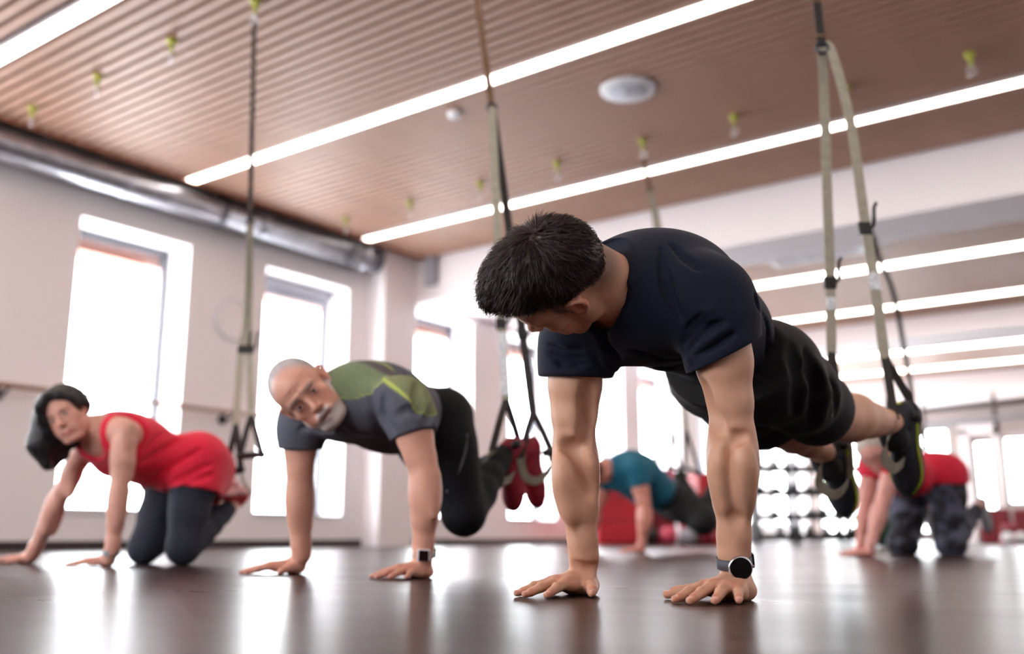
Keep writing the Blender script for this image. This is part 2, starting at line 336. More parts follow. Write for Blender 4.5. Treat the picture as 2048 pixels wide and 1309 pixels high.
# ================================================================ implicit bodies (smooth unions meshed with surface nets)
def smin(a, b, k):
    h = np.maximum(k-np.abs(a-b), 0)/k
    return np.minimum(a, b)-h*h*k*.25
class Shape:
    def __init__(s): s.p = []
    def rc(s, a, b, ra, rb, k=.02, op=1):
        s.p.append(('rc', (A(a, float), A(b, float), ra, rb), k, op)); return s
    def chain(s, pts, rad, k=.02, op=1):
        for i in range(len(pts)-1): s.rc(pts[i], pts[i+1], rad[i], rad[i+1], k, op)
        return s
    def el(s, c, r, R=None, k=.02, op=1):
        s.p.append(('el', (A(c, float), A(r, float), np.eye(3) if R is None else A(R, float)), k, op)); return s
    def bx(s, c, h, R=None, rd=.01, k=.02, op=1):
        s.p.append(('bx', (A(c, float), A(h, float), np.eye(3) if R is None else A(R, float), rd), k, op)); return s
    def cyl(s, a, b, r, k=.004, op=-1):
        s.p.append(('cy', (A(a, float), A(b, float), r), k, op)); return s
    def clip(s, pt, n, k=.004):                       # keep the side against n
        s.p.append(('pl', (A(pt, float), nrm(n)), k, -2)); return s
    def grow(s, d): s.p.append(('gr', d, 0, 9)); return s
    def copy(s): t = Shape(); t.p = list(s.p); return t
    @staticmethod
    def d1(ty, g, X):
        if ty == 'rc':
            a, b, ra, rb = g; ab = b-a; t = np.clip((X-a)@ab/max(1e-12, ab@ab), 0, 1)
            v = X-a-t[:, None]*ab; return np.sqrt(np.einsum('ij,ij->i', v, v))-(ra+(rb-ra)*t)
        if ty == 'el':
            c, r, R = g; q = (X-c)@R.T; u = q/r; w = u/r
            k0 = np.sqrt(np.einsum('ij,ij->i', u, u)); k1 = np.sqrt(np.einsum('ij,ij->i', w, w)); return k0*(k0-1)/np.maximum(k1, 1e-9)
        if ty == 'bx':
            c, h, R, rd = g; q = np.abs((X-c)@R.T)-h+rd
            return np.linalg.norm(np.maximum(q, 0), axis=1)+np.minimum(q.max(1), 0)-rd
        if ty == 'cy':
            a, b, r = g; ab = b-a; Ln = np.linalg.norm(ab); n = ab/Ln; t = (X-a)@n; rad = np.linalg.norm(X-a-t[:, None]*n, axis=1)-r
            ax = np.abs(t-Ln/2)-Ln/2; return np.minimum(np.maximum(rad, ax), 0)+np.sqrt(np.maximum(rad, 0)**2+np.maximum(ax, 0)**2)
        if ty == 'pl': return (X-g[0])@g[1]
    def ev(s, X, act=None):
        d = np.full(len(X), .5)
        for i, (ty, g, k, op) in enumerate(s.p):
            if op == 9: d = d-g; continue
            if act is not None and not act[i]: continue
            q = s.d1(ty, g, X)
            if op == 1: d = smin(d, q, k)
            elif op == -1: d = -smin(-d, q, k)
            elif op == -2: d = -smin(-d, -q, k)
        return d
    def hit(s, px, py, d0, d1=None, step=.004):
        """first surface point along the sight line of a photo pixel between depths d0 and d1"""
        d1 = d0+.6 if d1 is None else d1; t = np.arange(d0, d1, step); X = C_+ray(px, py)*t[:, None]; v = s.ev(X); i = np.argmax(v < 0)
        return X[i] if v[i] < 0 else None
def nets(s, lo, hi, h, B=14):
    lo = A(lo, float); n = np.ceil((A(hi)-lo)/h/B).astype(int)
    I = np.stack(np.meshgrid(*[np.arange(m) for m in n], indexing='ij'), -1).reshape(-1, 3)
    cen = lo+(I+.5)*B*h; hd = B*h*.5*math.sqrt(3)
    D = np.empty((len(s.p), len(cen)), np.float32)
    for i, (ty, g, k, op) in enumerate(s.p): D[i] = 0 if op == 9 else s.d1(ty, g, cen)
    dc = s.ev(cen); on = np.abs(dc) < hd*1.35+.006
    g_ = np.arange(B+1); off = np.stack(np.meshgrid(g_, g_, g_, indexing='ij'), -1).reshape(-1, 3)
    cv, cp, eds = [], [], []
    ks = A([p[2] for p in s.p]); ops = A([p[3] for p in s.p])
    eg = [(0,0,0,1,0,0),(0,1,0,1,1,0),(0,0,1,1,0,1),(0,1,1,1,1,1),(0,0,0,0,1,0),(1,0,0,1,1,0),(0,0,1,0,1,1),(1,0,1,1,1,1),(0,0,0,0,0,1),(1,0,0,1,0,1),(0,1,0,0,1,1),(1,1,0,1,1,1)]
    for b in np.nonzero(on)[0]:
        act = np.where(ops == -2, D[:, b] > -(hd+ks+.02), D[:, b] < hd*1.75+ks+.02) | (ops == 9)
        if not act.any(): continue
        base = I[b]*B; X = lo+(base+off)*h; v = s.ev(X, act).reshape(B+1, B+1, B+1)
        sg = v < 0
        if sg.all() or not sg.any(): continue
        c8 = sum(sg[i:i+B, j:j+B, k:k+B].astype(np.int8) for i in (0, 1) for j in (0, 1) for k in (0, 1))
        ci = np.argwhere((c8 > 0) & (c8 < 8))
        acc = np.zeros((len(ci), 3)); cnt = np.zeros(len(ci))
        for e in eg:
            a = v[ci[:, 0]+e[0], ci[:, 1]+e[1], ci[:, 2]+e[2]]; c = v[ci[:, 0]+e[3], ci[:, 1]+e[4], ci[:, 2]+e[5]]
            m = (a < 0) != (c < 0); t = np.where(m, a/np.where(m, a-c, 1), 0)[:, None]
            acc += np.where(m[:, None], A(e[:3])*(1-t)+A(e[3:])*t, 0); cnt += m
        cv.append(lo+(base+ci+acc/cnt[:, None])*h); cp.append(base+ci)
        for ax in range(3):
            sl0 = sg[:B, :B, :B]; sl1 = sg[1:, :B, :B] if ax == 0 else sg[:B, 1:, :B] if ax == 1 else sg[:B, :B, 1:]
            q = np.argwhere(sl0 != sl1)
            if len(q): eds.append(np.column_stack([q+base, np.full(len(q), ax), sl0[q[:, 0], q[:, 1], q[:, 2]]]))
    pos = np.concatenate(cv); cells = np.concatenate(cp).astype(np.int64); E = np.concatenate(eds).astype(np.int64)
    M = 4096; key = (cells[:, 0]*M+cells[:, 1])*M+cells[:, 2]; o = np.argsort(key); ks_ = key[o]
    out = []
    for ax in range(3):
        e = E[E[:, 3] == ax]; u = (ax+1) % 3; w = (ax+2) % 3; quad = []; ok = np.ones(len(e), bool)
        for du, dw in ((0, 0), (-1, 0), (-1, -1), (0, -1)):
            c = e[:, :3].copy(); c[:, u] += du; c[:, w] += dw; kk = (c[:, 0]*M+c[:, 1])*M+c[:, 2]
            ok &= (c >= 0).all(1); j = np.clip(np.searchsorted(ks_, kk), 0, len(ks_)-1); ok &= ks_[j] == kk; quad.append(o[j])
        Q = np.stack(quad, 1); fl_ = e[:, 4] == 0; Q[fl_] = Q[fl_][:, ::-1]; out.append(Q[ok])
    return pos, np.concatenate(out)
def bounds(s):
    lo, hi = A([9e9]*3), A([-9e9]*3)
    for ty, g, k, op in s.p:
        if op != 1: continue
        if ty == 'rc': a = np.minimum(g[0]-g[2], g[1]-g[3]); b = np.maximum(g[0]+g[2], g[1]+g[3])
        else: m = float(np.linalg.norm(g[1])) if ty == 'bx' else float(max(g[1])); a = g[0]-m; b = g[0]+m
        lo = np.minimum(lo, a); hi = np.maximum(hi, b)
    return lo-.02, hi+.02
def smooth_pass(pos, Q, it, lam=.5):
    a = np.concatenate([Q[:, 0], Q[:, 1], Q[:, 2], Q[:, 3]]); b = np.concatenate([Q[:, 1], Q[:, 2], Q[:, 3], Q[:, 0]])
    for _ in range(it):
        S = np.zeros_like(pos); n = np.bincount(a, minlength=len(pos))+np.bincount(b, minlength=len(pos))
        for c in range(3): S[:, c] = np.bincount(a, pos[b, c], len(pos))+np.bincount(b, pos[a, c], len(pos))
        pos = pos+lam*(S/np.maximum(n, 1)[:, None]-pos)
    return pos
def sdf_obj(name, s, h, mat_, parent=None, col=None, it=1, box=None):
    """mesh the implicit shape; col = (base rgb, [(centre, radii, R, rgb, soft)]) paints the thing's own colours"""
    lo, hi = bounds(s) if box is None else box
    pos, Q = nets(s, lo, hi, h); pos = smooth_pass(pos, Q, it)
    me = bpy.data.meshes.new(name); me.vertices.add(len(pos)); me.vertices.foreach_set('co', pos.astype(np.float32).ravel())
    me.loops.add(len(Q)*4); me.loops.foreach_set('vertex_index', Q.astype(np.int32).ravel())
    me.polygons.add(len(Q)); me.polygons.foreach_set('loop_start', np.arange(len(Q), dtype=np.int32)*4); me.polygons.foreach_set('loop_total', np.full(len(Q), 4, np.int32))
    me.update(calc_edges=True); me.polygons.foreach_set('use_smooth', np.ones(len(Q), bool)); me.materials.append(mat_)
    if col is not None:
        C = np.tile(A(lin(col[0])), (len(pos), 1))
        for c, r, R, rgb, soft in col[1]:
            q = (pos-A(c))@(np.eye(3) if R is None else A(R)).T/A(r); m = np.linalg.norm(q, axis=1)
            wgt = np.clip((1+soft-m)/max(1e-6, 2*soft), 0, 1); wgt = (wgt*wgt*(3-2*wgt))[:, None]*(rgb[3] if len(rgb) > 3 else 1)
            C = C*(1-wgt)+A(lin(rgb[:3]))*wgt
        at = me.color_attributes.new('Col', 'FLOAT_COLOR', 'POINT'); at.data.foreach_set('color', np.column_stack([C, np.ones(len(C))]).astype(np.float32).ravel())
    return link(bpy.data.objects.new(name, me), parent)

# ---------------------------------------------------------------- anatomy
class Head:
    """local axes: x = the person's left, y = out of the face, z = crown"""
    def __init__(s, o, up, face, sc_=1.0):
        s.o = A(o, float); Z = nrm(up); Y = nrm(A(face)-Z*(A(face)@Z)); X = np.cross(Y, Z); s.M = np.column_stack([X, Y, Z]); s.R = s.M.T; s.s = sc_
    def p(s, x, y, z): return s.o+s.M@(A([x, y, z], float)*s.s)
    def r(s, *v): return A(v, float)*s.s
def add_head(S, H, jaw=1.0, slit=.0052, eyes_open=True, smile=0):
    p, r, R, k = H.p, H.r, H.R, H.s
    S.el(p(0, -.020, .040), r(.077, .098, .084), R, .02)
    S.el(p(0, .030, .045), r(.064, .062, .062), R, .02)
    S.el(p(0, .030, -.020), r(.060, .060, .078), R, .02)
    S.chain([p(.054, -.005, -.03), p(.050, .008, -.062), p(.026, .058, -.094), p(-.026, .058, -.094), p(-.050, .008, -.062), p(-.054, -.005, -.03)], A([.016, .017*jaw, .015, .015, .017*jaw, .016])*k, .022)
    S.el(p(0, .074, -.096), r(.022, .018, .017), R, .014)
    for sg in (-1, 1):
        S.el(p(.043*sg, .058, -.016), r(.022, .020, .018), R, .016)             # cheekbone
        S.el(p(.036*sg, .060, -.052), r(.022, .022, .026), R, .016)             # cheek
        S.rc(p(.012*sg, .088, .029), p(.044*sg, .074, .031), .0075*k, .007*k, .014)   # brow
        S.el(p(.031*sg, .098, .009), r(.019, .017, .012), R, .011, -1)          # socket
        S.el(p(.031*sg, .0755, .009), r(.0150, .0140, .0135), R, .003)          # lids
        if eyes_open: S.el(p(.031*sg, .0925, .0085), r(.0135, .012, slit), R, .0025, -1)
    S.rc(p(0, .084, .018), p(0, .108, -.020), .0075*k, .0095*k, .010)
    S.el(p(0, .111, -.023), r(.0115, .0105, .0095), R, .006)
    for sg in (-1, 1): S.el(p(.0125*sg, .100, -.027), r(.0075, .0105, .007), R, .006); S.el(p(.007*sg, .106, -.034), r(.0042, .006, .004), R, .003, -1)
    S.el(p(0, .078, -.058), r(.030, .020, .024), R, .012)                        # muzzle
    w = .024+.006*smile; zc = .006*smile
    S.chain([p(-w, .080, -.060+zc), p(-.008, .0945, -.0585), p(0, .094, -.0595), p(.008, .0945, -.0585), p(w, .080, -.060+zc)], A([.0035, .0052, .0048, .0052, .0035])*k, .004)
    S.chain([p(-w*.9, .080, -.066+zc*.6), p(0, .0935, -.0715), p(w*.9, .080, -.066+zc*.6)], A([.0035, .0068, .0035])*k, .005)
    S.chain([p(-w-.003, .083, -.0625+zc*1.3), p(0, .1015, -.065), p(w+.003, .083, -.0625+zc*1.3)], A([.002, .0028, .002])*k, .004, -1)
    for sg in (-1, 1):                                                          # ear
        e = [p(sg*.071, .004, .012), p(sg*.079, .000, .026), p(sg*.086, -.014, .030), p(sg*.089, -.025, .018), p(sg*.086, -.022, -.002), p(sg*.079, -.010, -.020), p(sg*.074, -.001, -.027)]
        S.el(p(sg*.077, -.008, .002), r(.007, .019, .028), R, .006)
        S.chain(e, A([.0042, .0045, .0046, .0046, .0042, .0050, .0055])*k, .0035)
        S.el(p(sg*.088, -.006, .004), r(.0085, .0105, .0165), R, .004, -1)
        S.el(p(sg*.0755, .004, -.002), r(.004, .005, .008), R, .003)
def head_cols(H, lips=(176, 104, 98), extra=()):
    p, r, R = H.p, H.r, H.R
    c = [(p(0, .088, -.0655), r(.026, .014, .0095), R, (*lips, .8), .25), (p(0, .112, -.024), r(.016, .014, .014), R, (208, 128, 112, .35), .6)]
    for sg in (-1, 1):
        c += [(p(.044*sg, .068, -.025), r(.024, .03, .024), R, (212, 128, 112, .35), .6), (p(.082*sg, -.012, .002), r(.014, .022, .034), R, (214, 124, 106, .5), .3)]
        c += [(p(.031*sg, .086, .0255), r(.0185, .012, .0042), R, (60, 44, 40, .75), .35)]
    return c+list(extra)
def add_eyes(H, parent, iris=(70, 50, 36), look=(0, 1, 0)):
    white = M_eyew; ir = mat('iris', iris, .15)
    for sg in (-1, 1):
        c = H.p(.031*sg, .0745, .009); dr = H.M@nrm(look); m = MB(); R0 = .0125*H.s
        m.disc(c, dr, [(R0*math.sin(a), R0*math.cos(a)) for a in np.linspace(math.pi-.02, .42, 12)], 24)
        e = m.build('eye', white, parent, True)
        m = MB(); m.disc(c, dr, [(R0*math.sin(a), R0*math.cos(a)+.0002) for a in (.46, .3, .2)], 24); m.build('iris', ir, e, True)
        m = MB(); m.disc(c, dr, [(R0*math.sin(a), R0*math.cos(a)+.0005) for a in (.22, .12, .01)], 16); m.build('pupil', M_pupil, e, True)
M_eyew = mat('eye_white', (222, 214, 208), .15); M_pupil = mat('pupil', (10, 8, 8), .1)

FING = {'thumb': (.052, .034, .027), 'index': (.043, .026, .021), 'middle': (.047, .029, .022), 'ring': (.043, .027, .021), 'little': (.034, .020, .019)}
def add_hand(S, heel, dirv, left, fore, sc_=1.0, fan=(13, 3, -8, -22), thumb=(48, 1.0), cols=None, lift=(0, 0, 0, 0), nailcol=(222, 170, 158)):
    """palm down on the floor. heel = ground point under the wrist, dirv = where the middle finger points, left = True for a left hand.
    fore = lower end of the forearm (wrist)"""
    k = sc_; D = nrm([dirv[0], dirv[1], 0]); up = z_; side = np.cross(D, up)      # side = to the right of D
    th = -side if not left else side                                              # thumb side (palm down): left hand -> right
    def rot(v, deg):
        a = math.radians(deg); return v*math.cos(a)+np.cross(up, v)*math.sin(a)
    sgn = (-1 if left else 1)
    G = A([heel[0], heel[1], 0.])
    W = A(fore, float)
    kn = [G+D*.088*k+th*.030*k+up*.027*k, G+D*.093*k+th*.009*k+up*.030*k, G+D*.086*k-th*.012*k+up*.027*k, G+D*.074*k-th*.031*k+up*.021*k]
    S.el(G+D*.012*k+up*.018*k, (.030*k, .034*k, .019*k), [D, np.cross(up, D), up], .018)
    S.el(G+D*.020*k-th*.020*k+up*.016*k, (.030*k, .015*k, .016*k), [D, np.cross(up, D), up], .014)
    S.el(G+D*.030*k+th*.024*k+up*.018*k, (.034*k, .017*k, .017*k), [D, np.cross(up, D), up], .014)
    S.rc(W, G+D*.016*k+up*.032*k, .0245*k, .022*k, .02); S.rc(W+up*.030*k, G+D*.006*k+up*.030*k, .0205*k, .0195*k, .018)
    for i, q in enumerate(kn):
        b = G+D*.018*k+th*(.014-.010*i)*k+up*.034*k
        S.rc(b, q, .0135*k, .0112*k, .012); S.rc(q-D*.018*k-up*.008*k, q-up*.006*k, .011*k, .0105*k, .010)
    nails = []
    for i, nm in enumerate(('index', 'middle', 'ring', 'little')):
        d = rot(D, sgn*fan[i]*-1*(-1)) if False else nrm(D*math.cos(math.radians(fan[i]))+th*math.sin(math.radians(fan[i])))
        a, b, c = [v*k for v in FING[nm]]; r0, r1, r2, r3 = [v*k*(.9 if nm == 'little' else 1) for v in (.0108, .0094, .0082, .0070)]
        m = kn[i]; h1 = .018*k+lift[i]; h2 = .0105*k; h3 = .0072*k
        q1 = m+d*math.sqrt(max(1e-6, a*a-(m[2]-h1)**2)); q1[2] = h1
        q2 = q1+d*math.sqrt(max(1e-6, b*b-(h1-h2)**2)); q2[2] = h2
        q3 = q2+d*c*.72; q3[2] = h3
        S.rc(m, q1, r0*1.02, r1, .006); S.rc(q1, q2, r1*1.03, r2*1.02, .003); S.rc(q2, q3, r2, r3, .003)
        S.el(q1+up*.002*k, (r1*1.05,)*3, None, .003)
        nc = q3-d*.001*k+up*(r3*.78); nails.append((nc, d, r3))
    # thumb
    b0 = G+D*.018*k+th*.026*k+up*.021*k; ang = thumb[0]; d = nrm(D*math.cos(math.radians(ang))+th*math.sin(math.radians(ang)))
    a, b, c = [v*k*thumb[1] for v in FING['thumb']]
    q1 = b0+d*a*.86; q1[2] = .0185*k; d2 = nrm(D*math.cos(math.radians(ang-8))+th*math.sin(math.radians(ang-8)))
    q2 = q1+d2*b; q2[2] = .0145*k; q3 = q2+d2*c*.75; q3[2] = .0095*k
    S.rc(b0, q1, .0155*k, .0125*k, .014); S.rc(q1, q2, .0124*k, .0108*k, .004); S.rc(q2, q3, .0112*k, .0086*k, .004)
    nails.append((q3+up*.0066*k, d2, .0086*k))
    if cols is not None:
        for i, q in enumerate(kn): cols.append((q+up*.006, (.016*k,)*3, None, (196, 116, 96, .3), .6))
        for nc, d, r3 in nails:
            R = [d, np.cross(up, d), up]
            cols.append((nc-d*.002, (.016, .013, .012), R, (206, 118, 98, .45), .6))
            S.el(nc+up*.0022*k, (r3*1.1, r3*.82, .0022*k), R, .0012, -1); S.el(nc-up*.0008*k, (r3*1.05, r3*.78, .0022*k), R, .0008)
            cols.append((nc, (r3*1.1, r3*.85, .0032), R, (*nailcol, .9), .2))
    return kn

def frame3(x, y, z): return A([nrm(x), nrm(y), nrm(z)])
def ortho(S_, L_):
    S_ = nrm(S_); L_ = nrm(L_-S_*(A(L_)@S_)); return L_, S_, np.cross(L_, S_)      # left, headward, ... right-handed: L x S
def add_arm(S, sh, el, wr, k=1.0, m=1.0, fl=1.0, back=None):
    """sh, el, wr joints; m muscle; fl wrist flare; back = elbow-point direction"""
    sh, el, wr = A(sh), A(el), A(wr); u = el-sh; f = wr-el
    S.chain([sh, sh+u*.22, sh+u*.48, sh+u*.76, el], A([.052, .052*m, .050*m, .042*m, .038])*k, .02)
    S.chain([el, el+f*.16, el+f*.32, el+f*.55, el+f*.80, wr], A([.038, .043*m, .0425*m, .036*m, .0275, .0240*fl])*k, .02)
    if back is not None:
        b = nrm(back); s_ = nrm(np.cross(u, b))
        S.el(sh+u*.50-b*.018, (.030*m, .030*m, .085), frame3(s_, b, u), .02)                      # biceps
        S.el(sh+u*.42+b*.018, (.034*m, .028*m, .095), frame3(s_, b, u), .02)                      # triceps
        S.rc(el-u*.0+b*.022, el+f*.05+b*.014, .015, .014, .016)                                   # elbow point
        S.el(el+f*.16+s_*.018-b*.006, (.026*m, .027*m, .085), frame3(s_, b, f), .02)
        S.el(el+f*.18-s_*.018-b*.004, (.026*m, .027*m, .08), frame3(s_, b, f), .02)
        S.rc(wr-s_*.012-f*.12, wr-s_*.008+f*.04, .018, .015, .02); S.rc(wr+s_*.012-f*.12, wr+s_*.008+f*.04, .018, .015, .02)
def add_torso(S, shL, shR, hipL, hipR, w=1.0, t=1.0, bend=0, female=False, belly=0):
    """returns frame helpers; D = back side"""
    sm_ = (A(shL)+A(shR))/2; hm = (A(hipL)+A(hipR))/2; Sp = nrm(sm_-hm); Ls = A(shL)-A(shR); Lh = A(hipL)-A(hipR)
    L1, _, n1 = ortho(Sp, Ls); D1 = np.cross(Sp, L1)*1.0     # placeholder orientation, fixed below
    D1 = D1 if D1[2] > 0 else -D1
    L2, _, _ = ortho(Sp, Lh); D2 = np.cross(Sp, L2); D2 = D2 if D2[2] > 0 else -D2
    ln = np.linalg.norm(sm_-hm); mid = hm+(sm_-hm)*.45+D1*bend; che = hm+(sm_-hm)*.76+D1*(.01+bend*.6)
    Lm = nrm(L1+L2); Dm = nrm(D1+D2)
    S.el(che, (.158*w, .19, .112*t), [L1, Sp, D1], .03)
    S.el(hm+(sm_-hm)*.90+D1*.01, (.165*w, .085, .088*t), [L1, Sp, D1], .05)
    S.rc(sm_+(A(shL)-sm_)*.75, sm_+(A(shR)-sm_)*.75, .062*w, .062*w, .05)
    S.el(mid, (.132*w, .19, .098*t), [Lm, Sp, Dm], .06)
    S.el(hm-Sp*.0, (.158*w, .125, .108*t), [L2, Sp, D2], .06)
    if belly: S.el(mid-Dm*.045, (.115*w, .15, .085*t), [Lm, Sp, Dm], .06)
    return dict(sm=sm_, hm=hm, S=Sp, L1=L1, D1=D1, L2=L2, D2=D2, mid=mid, che=che, Dm=Dm)
def add_leg(S, hip, kn, an, m=1.0, k=.04, calfdir=None, knee=.052, th=1.0):
    hip, kn, an = A(hip), A(kn), A(an); u = kn-hip; f = an-kn
    S.chain([hip, hip+u*.3, hip+u*.6, hip+u*.88, kn], A([.086*th, .083*th, .070*th, .056, knee])*m, k)
    S.chain([kn, kn+f*.18, kn+f*.35, kn+f*.6, kn+f*.85, an], A([knee, .052, .054, .044, .034, .034])*m, .03)
    if calfdir is not None: c = nrm(calfdir); S.el(kn+f*.30+c*.018, (.040*m, .040*m, .11), frame3(np.cross(f, c), c, f), .03)
def shoe(parent, an, toe, sole, ln=.285, upper=None, solem=None, trim=None, h=.005, strapm=None, label=None, w=1.0, laces=True):
    """an = ankle joint, toe = unit vector heel->toe, sole = unit vector out of the sole"""
    T = nrm(toe); D = nrm(A(sole)-T*(A(sole)@T)); Wd = np.cross(T, D); k = ln/.285; R = [Wd, T, D]; o = A(an)+D*.088*k-T*.055*k    # o: heel ground point
    def q(x, y, z): return o+Wd*x*k*w+T*y*k-D*z*k                        # z up from sole
    S = Shape(); S.el(q(0, .035, .045), (.034*k*w, .040*k, .048*k), R, .02); S.el(q(0, .12, .036), (.037*k*w, .085*k, .045*k), R, .03)
    S.el(q(0, .205, .022), (.046*k*w, .078*k, .036*k), R, .03); S.rc(q(0, .045, .05), q(0, .055, .098), .034*k, .036*k, .02)
    S.clip(q(0, 0, .014), D, .003); S.cyl(q(0, .055, .104), q(0, .052, .16), .05*k, .004)
    col = None
    u = sdf_obj('shoe', S, h, upper, parent)
    if label: u['label'] = label
    S = Shape(); S.el(q(0, .04, .012), (.038*k*w, .045*k, .05*k), R, .02); S.el(q(.0, .12, .012), (.034*k*w, .10*k, .05*k), R, .03); S.el(q(0, .205, .012), (.050*k*w, .083*k, .05*k), R, .03)
    S.clip(q(0, 0, 0), D, .003); S.clip(q(0, 0, .022), -D, .003); sdf_obj('sole', S, h, solem, u)
    if trim is not None:
        m = MB(); m.ribbon([q(.0, -.001, z) for z in (.03, .05, .07, .09)], .014*k, Wd, .004); m.build('heel_tab', trim, u)
        m = MB()
        for sg in (-1, 1): m.tube(L(q(sg*.037, .06, .026), q(sg*.041, .13, .030), q(sg*.05, .19, .026), q(sg*.046, .235, .022), q(sg*.02, .275, .02), n=5), .0035*k, 6)
        m.build('stripe', trim, u)
    if laces:
        m = MB()
        for i in range(4): y = .10+i*.022; m.tube([q(-.02, y, .072-i*.006), q(0, y+.004, .079-i*.0075), q(.02, y, .072-i*.006)], .0028, 6)
        m.build('lace', strapm or M_blackp, u)
    return q

DBG = {}
def crease(sh_, pts, r, k=.012, op=-1, d0=1.5, mul=2.0):
    """a fold along a line on the cloth: dense points found on the surface, joined by a thin soft groove (op -1) or ridge (op 1)"""
    px = []
    for (x0, y0), (x1, y1) in zip(pts[:-1], pts[1:]):
        n = max(2, int(math.hypot(x1-x0, y1-y0)/9)); px += [(x0+(x1-x0)*i/n, y0+(y1-y0)*i/n) for i in range(n)]
    px.append(pts[-1]); seg = []; runs = []
    for x, y in px:
        q = sh_.hit(x, y, d0, d0+1.6, .006)
        if q is None or (seg and np.linalg.norm(q-seg[-1]) > .045):
            runs.append(seg); seg = []
        if q is not None: seg.append(q)
    runs.append(seg); R = [q for q in runs if len(q) > 2]
    for q in R:
        n_ = len(q); sh_.chain(q, [max(.0006, mul*r*math.sin(math.pi*(i+.3)/(n_+.6))) for i in range(n_)], k, op)
# ================================================================ PEOPLE
M_skin1 = mat('skin_tanned', (206, 152, 124), .46, vcol=True, sss=.12, noise=(38, .05), bump=(420, .25, .0009))
M_skin2 = mat('skin_fair', (214, 158, 136), .5, vcol=True, sss=.12, noise=(30, .06), bump=(300, .2, .001))
M_navy = mat('navy_jersey', (15, 22, 42), .8, spec=.25, sheen=.05, bump=(700, .25, .0006), noise=(3, .1))
M_black = mat('black_sport_fabric', (11, 11, 13), .75, bump=(500, .2, .0006))
M_hair = mat('dark_brown_hair', (54, 38, 34), .38, noise=(90, .5, (1, 1, 1)))
M_lime = mat('lime_rubber', (196, 214, 40), .5)
M_shoeb = mat('dark_navy_mesh', (30, 33, 42), .7, bump=(350, .5, .001))
M_sole = mat('black_sole', (30, 30, 34), .6, bump=(120, .4, .002))
M_web = mat('khaki_webbing', (160, 154, 138), .8, bump=(500, .4, .0008), noise=(40, .12))
M_webd = mat('dark_webbing', (40, 36, 36), .8, bump=(500, .4, .0008))

